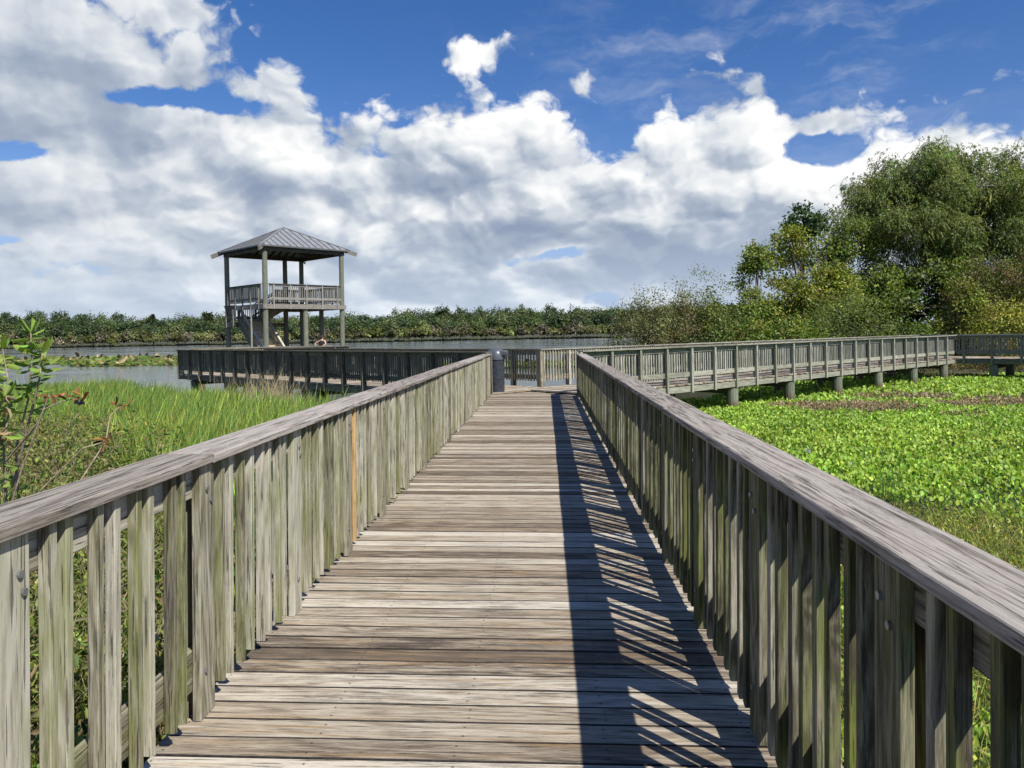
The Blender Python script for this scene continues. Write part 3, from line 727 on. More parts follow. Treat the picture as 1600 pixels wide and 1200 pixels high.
# ------------------------------------------------------------------ foliage builders (numpy)
def unit(a): return a/np.maximum(1e-9, np.linalg.norm(a, axis=-1, keepdims=True))
def rdir(n, zb=0.0):
    d = rng.normal(size=(n, 3)); d[:, 2] += zb; return unit(d)
class FB:
    """foliage builder: collects leaf quads with colours"""
    def __init__(s): s.V = []; s.C = []; s.F = []; s.n = 0
    def add(s, V, C, F):
        s.V.append(V.reshape(-1, 3)); s.C.append(C.reshape(-1, 3)); s.F.append(F.reshape(-1, 4)+s.n); s.n += V.reshape(-1, 3).shape[0]
    def leaves(s, P, D, N, L, W, C, fold=.12):
        n = len(P); L = np.broadcast_to(L, (n,)); W = np.broadcast_to(W, (n,))
        S_ = unit(np.cross(D, N)); N2 = np.cross(S_, D)
        b = P; t = P+D*L[:, None]; m = P+D*(L*.42)[:, None]+N2*(L*fold)[:, None]
        V = np.stack([b, m+S_*W[:, None]/2, t, m-S_*W[:, None]/2], 1)
        s.add(V, np.repeat(C[:, None, :], 4, 1), np.arange(4*n).reshape(n, 4))
    def ovals(s, P, D, N, L, W, C, cup=.15):
        """rounded blade of two folded quads"""
        n = len(P); L = np.broadcast_to(L, (n,)); W = np.broadcast_to(W, (n,))
        S_ = unit(np.cross(D, N)); N2 = np.cross(S_, D); f = lambda a, b_, c_: P+D*(L*a)[:, None]+S_*(W*b_)[:, None]+N2*(L*c_)[:, None]
        V = np.stack([f(0, 0, 0), f(.28, .5, cup), f(.78, .42, cup), f(1, 0, 0), f(.78, -.42, cup), f(.28, -.5, cup)], 1)
        i = np.arange(6*n).reshape(n, 6)
        F = np.concatenate([i[:, [0, 1, 2, 3]], i[:, [0, 3, 4, 5]]])
        s.add(V, np.repeat(C[:, None, :], 6, 1), F)
    def blades(s, P, H, W, lean, droop, C, seg=3):
        """grass blades: base P, height H, lean direction (n,2), droop"""
        n = len(P); a = rng.uniform(0, math.pi, n); S_ = np.stack([np.cos(a), np.sin(a), np.zeros(n)], 1)
        ring = []
        for k in range(seg+1):
            f = k/seg
            c = P.copy(); c[:, 2] += H*f*(1-droop*f*f*.5); c[:, :2] += lean*(H*(f**1.6))[:, None]
            w_ = W*(1-f)**.6*(1 if k else .7); w_ = np.maximum(w_, .002)
            ring += [c-S_*w_[:, None]/2, c+S_*w_[:, None]/2]
        V = np.stack(ring, 1); m = 2*(seg+1); i = np.arange(m*n).reshape(n, m)
        F = np.concatenate([i[:, [2*k, 2*k+1, 2*k+3, 2*k+2]] for k in range(seg)])
        cc = np.repeat(C[:, None, :], m, 1); g = np.linspace(.72, 1.12, seg+1).repeat(2)
        s.add(V, cc*g[None, :, None], F)
    def build(s, name, mat, parent=None, link=True):
        V = np.concatenate(s.V); C = np.concatenate(s.C); F = np.concatenate(s.F)
        C4 = np.concatenate([np.clip(C, .002, .9), np.ones((len(C), 1))], 1)
        return mesh_obj(name, V, F, mat, parent, {'col': ('FLOAT_COLOR', C4)}, link=link)
def cvar(base, n, v=.22, hue=.12):
    b = np.asarray(base)[None, :]*np.exp(rng.normal(0, v, (n, 1)))
    return b*np.exp(rng.normal(0, hue, (n, 3))*np.array([1, .4, .8]))
def vnoise(P, sc, seed=0):
    """cheap smooth pseudo-noise in -1..1"""
    r = np.random.default_rng(seed); out = 0
    for k in range(5):
        d = r.normal(size=3); d /= np.linalg.norm(d); out = out+np.sin(P@d*sc*(1+.7*k)+r.uniform(0, 6.3))/(1+.5*k)
    return out/2.6
def limb(b, p, q, r0, r1, n=7):
    b.cyl(p, q, r0, r1, n, (.5, 0, 0))

def tree(name, label, cat, base, h, blobs, nleaf, L, W, color, trunk=.18, clump=26, sig=.35, kind='leaf', dark=None, group=None, droop=0, gaps=-.35, seed=1, trunks=1, up=.3, yellow=None, parts=True, cs=.3, sub=None):
    """blobs: (dx,dy,z,rx,ry,rz,weight)"""
    r = np.random.default_rng(seed)
    root = empty(name, base); tag(root, label, cat, group)
    B = np.array(blobs, float)
    if sub:
        w0 = B[:, 6]*B[:, 3]*B[:, 4]*B[:, 5]; w0 = w0**.7; w0 /= w0.sum(); ii = r.choice(len(B), sub[0], p=w0); dd = unit(r.normal(size=(sub[0], 3))); dd[:, 2] = np.where(r.random(sub[0]) < .6, np.abs(dd[:, 2]), dd[:, 2])
        cc0 = B[ii, :3]+dd*B[ii, 3:6]*(r.uniform(.35, 1.0, (sub[0], 1))**.5); rr0 = sub[1]*r.uniform(.6, 1.3, (sub[0], 1))
        B = np.concatenate([cc0, rr0, rr0, rr0*.8, np.ones((sub[0], 1))], 1)
    wt = B[:, 6]*B[:, 3]*B[:, 4]*B[:, 5]; wt = wt**.75; wt /= wt.sum()
    nc = max(4, nleaf//clump); K = []; OUT = []
    while sum(len(k) for k in K) < nc:
        idx = r.choice(len(B), nc, p=wt); d = unit(r.normal(size=(nc, 3)))
        rr = r.uniform(.25, 1, nc)**.45
        c = B[idx, :3]+d*B[idx, 3:6]*rr[:, None]*(1+.16*vnoise(d*3+idx[:, None], 2.0, seed))[:, None]
        ok = (vnoise(c, 2.2/max(.5, B[:, 3:6].mean()), seed+5) > gaps) & (c[:, 2] > .15)
        K.append(c[ok]); OUT.append(d[ok])
    K = np.concatenate(K)[:nc]; OUT = np.concatenate(OUT)[:nc]
    # limbs
    tb = WB(); top = B[:, 2].max(); cx = (B[:, :3]*wt[:, None]).sum(0)
    for t in range(trunks):
        p = Vector((r.uniform(-.3, .3)*(trunks > 1)*2, r.uniform(-.3, .3)*(trunks > 1)*2, -.3)); tgt = Vector(cx) if trunks == 1 else Vector(B[r.integers(len(B)), :3])
        q = p; n = 5
        for k in range(n):
            f = (k+1)/n; nx = p.lerp(tgt, f)+Vector((r.uniform(-.12, .12), r.uniform(-.12, .12), 0))*h*.08
            limb(tb, q, nx, trunk*(1-.75*k/n), trunk*(1-.75*(k+1)/n), 8); q = nx
        sel = K[r.choice(len(K), min(len(K), 26 if trunks == 1 else 12), replace=False)]
        for c in sel:
            f = r.uniform(.35, .95); s0 = p.lerp(tgt, f); e = Vector(c); mid = s0.lerp(e, .5)+Vector((0, 0, .06*h*r.uniform(0, 1)))
            limb(tb, s0, mid, trunk*.32*(1.1-f*.6), trunk*.16, 5); limb(tb, mid, e, trunk*.16, trunk*.04, 5)
    tk = mesh_obj('trunk', tb.V, tb.F, M['bark'], root)
    fb = FB(); m = clump; n = len(K)*m
    P = np.repeat(K, m, 0)+r.normal(0, sig, (n, 3))*np.array([1, 1, .75])
    O = np.repeat(OUT, m, 0)
    cc = np.asarray(color)[None]*np.exp(r.normal(0, cs, (len(K), 1)))*np.exp(r.normal(0, .10, (len(K), 3))*np.array([1.2, .3, .6]))
    if yellow is not None:
        ym = r.random(len(K)) < yellow[0]; cc[ym] = np.asarray(yellow[1])*np.exp(r.normal(0, .2, (ym.sum(), 1)))
    C = np.repeat(cc, m, 0)*np.exp(r.normal(0, .22, (n, 1)))
    if kind == 'willow':
        # hanging strands with narrow leaves
        ns = len(K); st = 9; per = 9
        for k in range(st):
            s0 = K+r.normal(0, sig, (ns, 3)); d = unit(OUT*np.array([1, 1, .4])+r.normal(0, .45, (ns, 3))+np.array([0, 0, .35])); ln = r.uniform(.30, .85, ns)
            for j in range(per):
                f = (j+.5)/per
                c = s0+d*(ln*f*.75)[:, None]; c[:, 2] -= ln*f*f*.65
                ld = unit(d*np.array([1, 1, .2])*(1-f)+np.array([0, 0, -1.0])*f+r.normal(0, .35, (ns, 3)))
                fb.leaves(c, ld, unit(r.normal(size=(ns, 3))*.6+OUT+np.array([0, 0, .4])), L*r.uniform(.7, 1.3, ns), W, cc*np.exp(r.normal(0, .2, (ns, 1))))
    else:
        D = unit(r.normal(size=(n, 3))+O*.5+np.array([0, 0, -droop])); N = unit(r.normal(size=(n, 3))*.55+np.array([0, 0, up])+O*.8)
        fb.leaves(P, D, N, L*r.uniform(.6, 1.25, n), W*r.uniform(.7, 1.2, n), C)
    fb.build('crown', M['leaf'], root)
    return root

def wx(px, Y): # world x for a pixel column at distance Y
    a = azel(px, 520)[0]; return math.tan(a)*Y
def wz(px, py, Y):
    a, e = azel(px, py); return 1.65+math.tan(e)*Y/math.cos(a)
GZ = WATER+.3
def build_right_trees():
    Y = 57; x = wx(1488, Y); g = GZ
    def Z(py, px=1492, y=57): return wz(px, py, y)-g
    tree('willow_tree', 'large spreading willow with fine drooping leaves, tallest tree at the right', 'tree', (x, Y, g), 15, [
        (0, 0, Z(335), 6.1, 5.2, Z(245)-Z(335), 1.25), (-3.6, -1, Z(375), 3.8, 3.6, 3.1, 1), (4.5, .5, Z(345), 4.4, 4.2, 4.2, 1), (-6.4, -1, Z(365), 2.6, 2.4, 2.1, .9), (-5.0, 0, Z(315), 2.2, 2.2, 1.8, .8), (1.5, -2.2, Z(400), 5, 3, 3.0, 1), (-1.8, 0, Z(278), 3.2, 3, 2.0, 1)],
        34000, .19, .05, (.165, .205, .06), trunk=.45, clump=9, sig=.30, kind='willow', seed=3, gaps=-.9, cs=.26, sub=(130, 1.15))
    Y = 53; x = wx(1450, Y)
    tree('broadleaf_tree', 'dark leafy tree growing low under the big willow', 'tree', (x, Y, g), 8, [
        (0, 0, 3.8, 4.2, 2.6, 2.9, 1), (-3.6, .5, 3.4, 2.6, 2.2, 2.4, 1), (3.8, 0, 4.0, 3.2, 2.4, 2.6, 1), (1, 1.5, 1.4, 6.2, 2.5, 1.7, .9)], 21000, .25, .16, (.11, .155, .03), trunk=.2, sig=.3, seed=5, gaps=-.5, sub=(70, .95), trunks=3, yellow=(.10, (.17, .20, .04)), cs=.38)
    Y = 50; x = wx(1255, 56)
    tree('poplar_tree', 'slim dark tree whose tip rises above the yellow green saplings', 'tree', (x, 56, g), 12, [
        (0, 0, wz(1255, 345, 56)-g, 1.15, 1.1, 1.5, 1.0), (-.7, 0, wz(1255, 358, 56)-g, .8, .8, .6, .8), (.8, 0, wz(1255, 352, 56)-g, .9, .8, .7, .8), (0, 0, wz(1255, 400, 56)-g, 1.2, 1.1, 1.8, .6)],
        2600, .24, .20, (.045, .085, .025), trunk=.11, sig=.22, seed=8, gaps=-.3)
    x = wx(1262, Y)
    tree('sapling_tree', 'yellow green broad sapling cluster beneath the slim dark tip', 'tree', (x, Y, g), 9, [
        (-.9, 0, Z(400, 1240, 50), 1.4, 1.3, 1.9, 1), (.8, 0, Z(410, 1280, 50), 1.5, 1.3, 1.7, 1), (-.4, 0, Z(455, 1255, 50), 2.3, 1.8, 1.7, 1), (1.9, .2, Z(455, 1310, 50), 1.4, 1.2, 1.4, .8)],
        13000, .21, .13, (.20, .23, .04), trunk=.10, sig=.30, seed=9, trunks=4, gaps=-.1, yellow=(.14, (.27, .27, .05)))
    x = wx(1182, 49)
    tree('sapling_tree', 'thin upright sapling left of the yellow green cluster', 'tree', (x, 49, g), 7, [
        (.1, 0, Z(405, 1185, 49), .75, .7, 1.0, 1), (-.2, 0, Z(440, 1180, 49), 1.1, .9, 1.1, 1), (0, 0, Z(485, 1180, 49), 1.5, 1.0, 1.2, .8)], 6000, .20, .12, (.18, .22, .045), trunk=.07, sig=.24, seed=11, trunks=3, gaps=-.1)
    x = wx(1340, 55)
    tree('broadleaf_tree', 'mid green tree between the saplings and the willow', 'tree', (x, 55, g), 9, [
        (0, 0, Z(385, 1335, 55), 1.9, 1.7, 1.7, 1), (.6, 0, Z(440, 1345, 55), 2.4, 2.0, 1.8, 1), (-1.2, 0, Z(400, 1320, 55), 1.4, 1.2, 1.2, 1)], 10000, .21, .13, (.15, .20, .035), trunk=.14, sig=.32, seed=12, gaps=-.15, trunks=2)
    bl = lambda w_, h_: [(0, 0, h_*.5, w_, w_*.7, h_*.52, 1), (-w_*.55, .2, h_*.38, w_*.6, w_*.5, h_*.4, .8), (w_*.5, -.2, h_*.42, w_*.6, w_*.5, h_*.42, .8)]
    for (px, py, y, w_, lab, c, L, W, sd, n, ye) in [
        (1012, 470, 47, 2.0, 'low olive brown bush at the left end of the bank by the open water', (.135, .15, .055), .17, .08, 21, 5200, (.25, (.16, .13, .07))),
        (1052, 452, 48, 2.0, 'brownish thin leaved bush second from the open water', (.15, .15, .06), .17, .08, 22, 6000, (.3, (.18, .13, .08))),
        (1098, 436, 49, 2.1, 'grey green feathery bush between the brown bush and the saplings', (.13, .165, .055), .17, .07, 23, 6800, (.15, (.20, .17, .07))),
        (1138, 446, 48, 1.9, 'olive green bush directly left of the thin upright sapling', (.11, .14, .035), .18, .10, 24, 5000, (.2, (.2, .2, .05))),
        (1318, 462, 46, 2.6, 'round fine leaved green bush just behind the right branch railing', (.13, .17, .045), .20, .045, 25, 8200, None),
        (1545, 415, 48, 2.5, 'reddish brown vine covered bush at the right edge', (.13, .10, .045), .18, .11, 26, 8600, (.5, (.13, .155, .04))),
        (1566, 475, 45.5, 1.7, 'bright yellow green bush in front of the reddish vines', (.22, .24, .045), .17, .11, 27, 4800, (.25, (.26, .21, .05))),
        (1500, 450, 47, 1.5, 'small leafy green shrub left of the reddish vines', (.13, .17, .03), .18, .13, 28, 3800, (.25, (.24, .23, .05))),
        (1230, 497, 45, 1.6, 'low leafy green shrub under the yellow green saplings', (.12, .17, .03), .17, .12, 29, 3600, (.2, (.26, .24, .05))),
        (1160, 500, 45, 1.8, 'low broadleaved shrub behind the railing under the thin sapling', (.11, .155, .03), .17, .12, 30, 3600, (.2, (.26, .24, .05))),
        (1640, 400, 47, 2.8, 'dense green bush just beyond the right edge of the view', (.11, .12, .035), .18, .12, 31, 5000, (.3, (.15, .10, .05))),
        (1412, 505, 46, 1.6, 'small shaded shrub in front of the dark gap below the willow', (.08, .12, .025), .17, .12, 32, 2600, None)]:
        hh = (wz(px, py, y)-g)*1.10
        tree('bush', lab, 'bush', (wx(px, y), y, g), hh, bl(w_, hh), int(n*1.25), L*.9, W*.9, tuple(q_*1.3 for q_ in c), trunk=.05, sig=.26, seed=sd, trunks=5, gaps=-.2, yellow=ye)
    # thicket under the crowns, its deep shade put into near-black leaf colour
    tree('thicket', 'undergrowth beneath the willow crown with its deep shade in the leaf colour', 'bush', (wx(1440, 58), 60, g), 6, [(-4, 0, 2.4, 5, 1.6, 2.6, 1), (4, 0, 2.6, 6, 1.6, 2.8, 1), (12, 0, 3, 6, 2, 3.2, 1), (-14, 0, 2.0, 6, 1.6, 2.2, 1)], 12000, .42, .32, (.035, .05, .012), trunk=.08, sig=.5, seed=40, trunks=6, gaps=-.9)
    tree('willow_tree', 'second willow crown continuing beyond the right edge', 'tree', (wx(1690, 60), 60, g), 13, [(0, 0, 8, 5.5, 5, 4.6, 1), (2, 0, 5, 6, 4, 3, .8)], 9000, .28, .06, (.11, .14, .04), trunk=.4, clump=9, sig=.5, kind='willow', seed=41, sub=(60, 1.4))
build_right_trees()

# far wooded shore: one mass of crowns, plus the few trees that stand out of it
def crown_mass(fb, trees, nclump, m, L, colors, r, bush=False):
    for (x, y, h, w_) in trees:
        c0 = np.asarray(colors[r.integers(len(colors))])*np.exp(r.normal(0, .18))
        d = unit(r.normal(size=(nclump, 3))); d[:, 2] = np.abs(d[:, 2])*1.0-.25
        rr = r.uniform(.55, 1, nclump)[:, None]
        K = np.array([x, y, GZ+h*.52])+d*np.array([w_, w_*.8, h*.5])*rr
        cc = c0[None]*np.exp(r.normal(0, .28, (nclump, 1)))
        n = nclump*m; P = np.repeat(K, m, 0)+r.normal(0, w_*.13, (n, 3)); D = unit(r.normal(size=(n, 3))); N = unit(r.normal(size=(n, 3))*.5+np.repeat(d, m, 0)+np.array([0, -.1, .3]))
        fb.leaves(P, D, N, L*r.uniform(.6, 1.3, n), L*.75, np.repeat(cc, m, 0)*np.exp(r.normal(0, .2, (n, 1))))
def skyline(px):
    xs = [-300, 0, 60, 130, 200, 232, 262, 330, 370, 420, 520, 600, 690, 780, 850, 900, 960, 1000, 1100, 1400, 2000]
    ys = [486, 486, 481, 483, 489, 496, 490, 488, 492, 488, 487, 486, 480, 477, 476, 476, 473, 474, 470, 465, 455]
    return np.interp(px, xs, ys)
def build_far():
    r = np.random.default_rng(77); greens = [(.060, .085, .022), (.045, .072, .020), (.085, .105, .028), (.055, .082, .028), (.105, .115, .035), (.035, .058, .018)]
    T1 = []; 
    for row, (Y, k) in enumerate(((378, 1.0), (366, .86), (358, .68))):
        px = -330
        while px < 1330:
            h = (wz(px, skyline(px), Y)-GZ)*k*r.uniform(.90, 1.13); w_ = r.uniform(3.8, 7.6)*(1 if row < 2 else .75)
            T1.append((wx(px, Y)+r.uniform(-1, 1), Y+r.uniform(-4, 4), h, w_)); px += w_*.95/Y*1200*r.uniform(.7, 1.1)
    px = -330
    while px < 1330:
        T1.append((wx(px, 364), 364+r.uniform(-3, 3), r.uniform(5.5, 8), 4.5)); px += 10
    greens = [(g_[0]*1.35*.8+.018, g_[1]*1.45*.8+.022, g_[2]*1.7*.8+.012) for g_ in greens]
    fb = FB(); crown_mass(fb, T1, 46, 26, .80, greens, r)
    o = fb.build('far_wood', M['leaf']); tag(o, 'mixed green woodland along the far shore of the lake', 'woodland', None, 'stuff')
    T2 = []; px = -330
    while px < 1330:
        Y = 353.5+r.uniform(-2, 2); w_ = r.uniform(2.4, 4.4); h = r.uniform(4.2, 8.0)
        T2.append((wx(px, Y), Y, h, w_)); px += w_*.8/Y*1200*r.uniform(.6, 1.1)
    fb = FB(); crown_mass(fb, T2, 22, 18, .75, [(.25, .24, .11), (.22, .25, .09), (.17, .165, .07), (.16, .175, .055), (.19, .165, .11), (.14, .175, .045), (.20, .175, .13), (.16, .15, .09)], r)
    n = 9000; pxs = r.uniform(-330, 1330, n); P = np.stack([np.array([wx(p, 352) for p in pxs]), 352+r.uniform(0, 3, n), np.full(n, GZ)], 1)
    fb.blades(P, r.uniform(.4, 1.0, n), np.full(n, .35), r.normal(0, .2, (n, 2)), np.full(n, .2), cvar((.20, .22, .09), n), 2)
    o = fb.build('shore_shrubs', M['leaf']); tag(o, 'belt of olive and grey brown shrubs at the far waterline', 'shrubs', None, 'stuff')
    for px, py, w_, lab in ((326, 480, 4.6, 'round topped tree rising above the far wood just left of the tower'), (240, 486, 3.3, 'single dark tree rising from the dip in the far wood'), (98, 482, 4.8, 'broad dark tree rising above the far wood at the far left'), (692, 474, 4.4, 'tall crown above the far wood left of the litter bin')):
        Y = 372; h = wz(px, py, Y)-GZ; base = (wx(px, Y), Y, GZ)
        root = empty('far_tree', base); tag(root, lab, 'tree', 'trees standing out of the far wood')
        b = WB(); b.cyl((0, 0, 0), (0, 0, h*.6), .35, .2, 7); mesh_obj('trunk', b.V, b.F, M['bark'], root)
        fb = FB(); 
        crown_mass(fb, [(0, 0, h, w_)], 46, 26, .95, [(.042, .062, .018)], r)
        fb.V = [v-np.array([0, 0, GZ]) for v in fb.V]
        fb.build('crown', M['leaf'], root)
build_far()

# ------------------------------------------------------------------ marsh plants
def inpoly(x, y, poly):
    c = np.zeros(len(x), bool); j = len(poly)-1
    for i in range(len(poly)):
        xi, yi = poly[i]; xj, yj = poly[j]
        c ^= ((yi > y) != (yj > y)) & (x < (xj-xi)*(y-yi)/(yj-yi+1e-12)+xi); j = i
    return c
# cattails left: one bed of blades, denser near the viewer
def build_reeds():
    fb = FB()
    poly = [(-1.95, 6.0), (-3.2, 6.8), (-4.9, 9.6), (-7.2, 12.5), (-10.8, 17.5), (-17, 23), (-24, 24), (-29, 40), (-21.5, 39.0), (-18.6, 34.6), (-15.2, 32.9), (-11.5, 29.3), (-8.2, 26.0), (-4.6, 22.3), (-3.0, 20.6), (-1.95, 19.8)]
    def pts(n, ymin, ymax):
        x = rng.uniform(-30, -1.9, n*3); y = rng.uniform(ymin, ymax, n*3); ok = inpoly(x, y, poly); return x[ok], y[ok]
    for (n, y0, y1, wd) in ((22000, 4, 12, .022), (46000, 10, 22, .024), (38000, 20, 41, .030)):
        x, y = pts(n, y0, y1)
        cl = vnoise(np.stack([x, y, x*0], 1), .9, 3); ok = rng.random(len(x)) < np.clip(.55+.75*cl, .10, 1); x, y, cl = x[ok], y[ok], cl[ok]
        n_ = len(x); P = np.stack([x, y, np.full(n_, WATER-.02)], 1)
        H = np.clip(rng.normal(1.20, .22, n_)+.24*cl, .45, 1.8)*(1-.36*np.clip((y-11)/17, 0, 1))
        le = rng.normal(0, .20, (n_, 2))+np.array([.12, .0]); H *= rng.uniform(.75, 1.12, n_)
        C = np.array([.20, .30, .050])[None]*np.exp(rng.normal(0, .36, (n_, 1)))*np.exp(rng.normal(0, .13, (n_, 3))*np.array([1.4, .5, .6]))
        c2 = vnoise(np.stack([x, y, x*0], 1), .5, 9)[:, None]; C = C*(1+.18*c2)*np.array([1.0, 1, 1]); C[:, 0] *= 1+.25*np.clip(c2[:, 0], 0, 1)
        bl_ = rng.random(n_); C[bl_ < .28] = cvar((.09, .19, .05), (bl_ < .28).sum(), .25, .1); C[bl_ > .80] = cvar((.38, .44, .10), (bl_ > .80).sum(), .2, .1)
        dry = rng.random(n_) < .10; C[dry] = cvar((.36, .30, .13), dry.sum(), .25); H[dry] *= .85
        fb.blades(P, H, np.full(n_, wd)*rng.uniform(.7, 1.6, n_), le, rng.uniform(0, .5, n_)**2, C, 4)
    tag(fb.build('cattail_bed', M['reed']), 'tall bright green cattails and rushes growing left of the boardwalk', 'reeds', None, 'stuff')
    # ragged low plants under the rushes close to the boardwalk and on the outer edge
    fb = FB(); n = 30000
    x = rng.uniform(-9, -1.8, n); y = rng.uniform(-3, 13, n); ok = (x > -2.2-y*.9) ; x, y = x[ok], y[ok]; n = len(x)
    z = WATER+rng.uniform(0, 1, n)**1.3*.55
    P = np.stack([x, y, z], 1); D = rdir(n, .2); N = rdir(n, .9)
    C = cvar((.13, .19, .035), n, .3, .2); br = rng.random(n) < .22; C[br] = cvar((.22, .13, .06), br.sum(), .3)
    fb.leaves(P, D, N, rng.uniform(.05, .12, n), rng.uniform(.02, .05, n), C)
    tag(fb.build('low_plants', M['leaf']), 'low leafy ground plants at the foot of the left railing', 'plants', None, 'stuff')
build_reeds()

def build_brush():
    """tangle of twigs and vines behind the near left railing"""
    r = np.random.default_rng(5)
    clumps = [((-3.0, 2.4), 1.05, 'tangled vine and twig brush right behind the nearest left balusters', 1.0), ((-3.5, 4.9), 1.25, 'leafy yellow green brush behind the left railing beside the rushes', 1.3),
              ((-4.9, 7.3), 1.3, 'brown twiggy brush under the young shrub at the left edge', 1.45), ((-6.1, 9.6), 1.5, 'green and brown brush farther back at the left edge', 1.45), ((-2.9, .4), 1.05, 'dense brush beside the boardwalk at the bottom left corner', 1.0),
              ((-8.3, 12.6), 1.7, 'yellowish brush left of the rushes in the middle distance', 1.4), ((-11.6, 16.5), 2.0, 'farthest brush clump where the rushes meet the open water on the left', 1.2)]
    for (bx, by), R, lab, hgt in clumps:
        root = empty('brush', (bx, by, WATER)); tag(root, lab, 'brush', 'brush along the left railing')
        tb = WB(); tips = []
        for k in range(int(95*R*R)):
            p = Vector((r.normal(0, R*.45), r.normal(0, R*.5), 0)); d = Vector((r.normal(0, .5), r.normal(0, .5), 1)).normalized(); L = hgt*r.uniform(.5, 1.1); rr = r.uniform(.003, .009)
            for j in range(4):
                q = p+d*L/4; tb.cyl(p, q, rr*(1-.2*j), rr*(.8-.2*j), 5, (.7, 0, 0)); p = q; d = (d+Vector((r.normal(0, .38), r.normal(0, .38), r.normal(-.12, .25)))).normalized(); tips.append(tuple(p))
        for k in range(5):
            p = Vector(tips[r.integers(len(tips))]); q = p+Vector((r.normal(0, .4), r.normal(0, .5), r.normal(-.2, .2))); tb.cyl(p, q, .010, .007, 6, (.8, 0, 0))
        mesh_obj('twig', tb.V, tb.F, M['twig'], root)
        T_ = np.array(tips); n = int(6000*R*R); i = r.integers(len(T_), size=n)
        P = T_[i]+r.normal(0, .11, (n, 3)); P[:, 2] = np.clip(P[:, 2], .03, None)
        x = P[:, 0]+bx; P = P[x < -1.72]; n = len(P); i = i[:n]
        C = cvar((.20, .23, .05), n, .30, .15); br = r.random(n) < .30; C[br] = cvar((.21, .17, .09), br.sum(), .3, .08); dk = r.random(n) < .22; C[dk] = cvar((.06, .11, .02), dk.sum(), .3)
        fb = FB(); D = unit(r.normal(size=(n, 3))+np.array([0, 0, -.2])); N = unit(r.normal(size=(n, 3))*.9+np.array([0, -.2, .8]))
        fb.ovals(P, D, N, r.uniform(.04, .11, n), r.uniform(.016, .042, n), C, .12)
        m = int(420*R*R); Q = np.stack([r.normal(0, R*.5, m), r.normal(0, R*.55, m), np.full(m, .02)], 1); Q = Q[Q[:, 0]+bx < -1.8]; m = len(Q)
        fb.blades(Q, r.uniform(.5, 1.15, m)*hgt, r.uniform(.006, .014, m), r.normal(0, .35, (m, 2)), r.uniform(.1, .9, m), np.where(r.random((m, 1)) < .45, np.array([[.42, .34, .19]]), np.array([[.20, .27, .06]]))*np.exp(r.normal(0, .25, (m, 1))), 4)
        fb.build('leaves', M['leaf'], root)
build_brush()

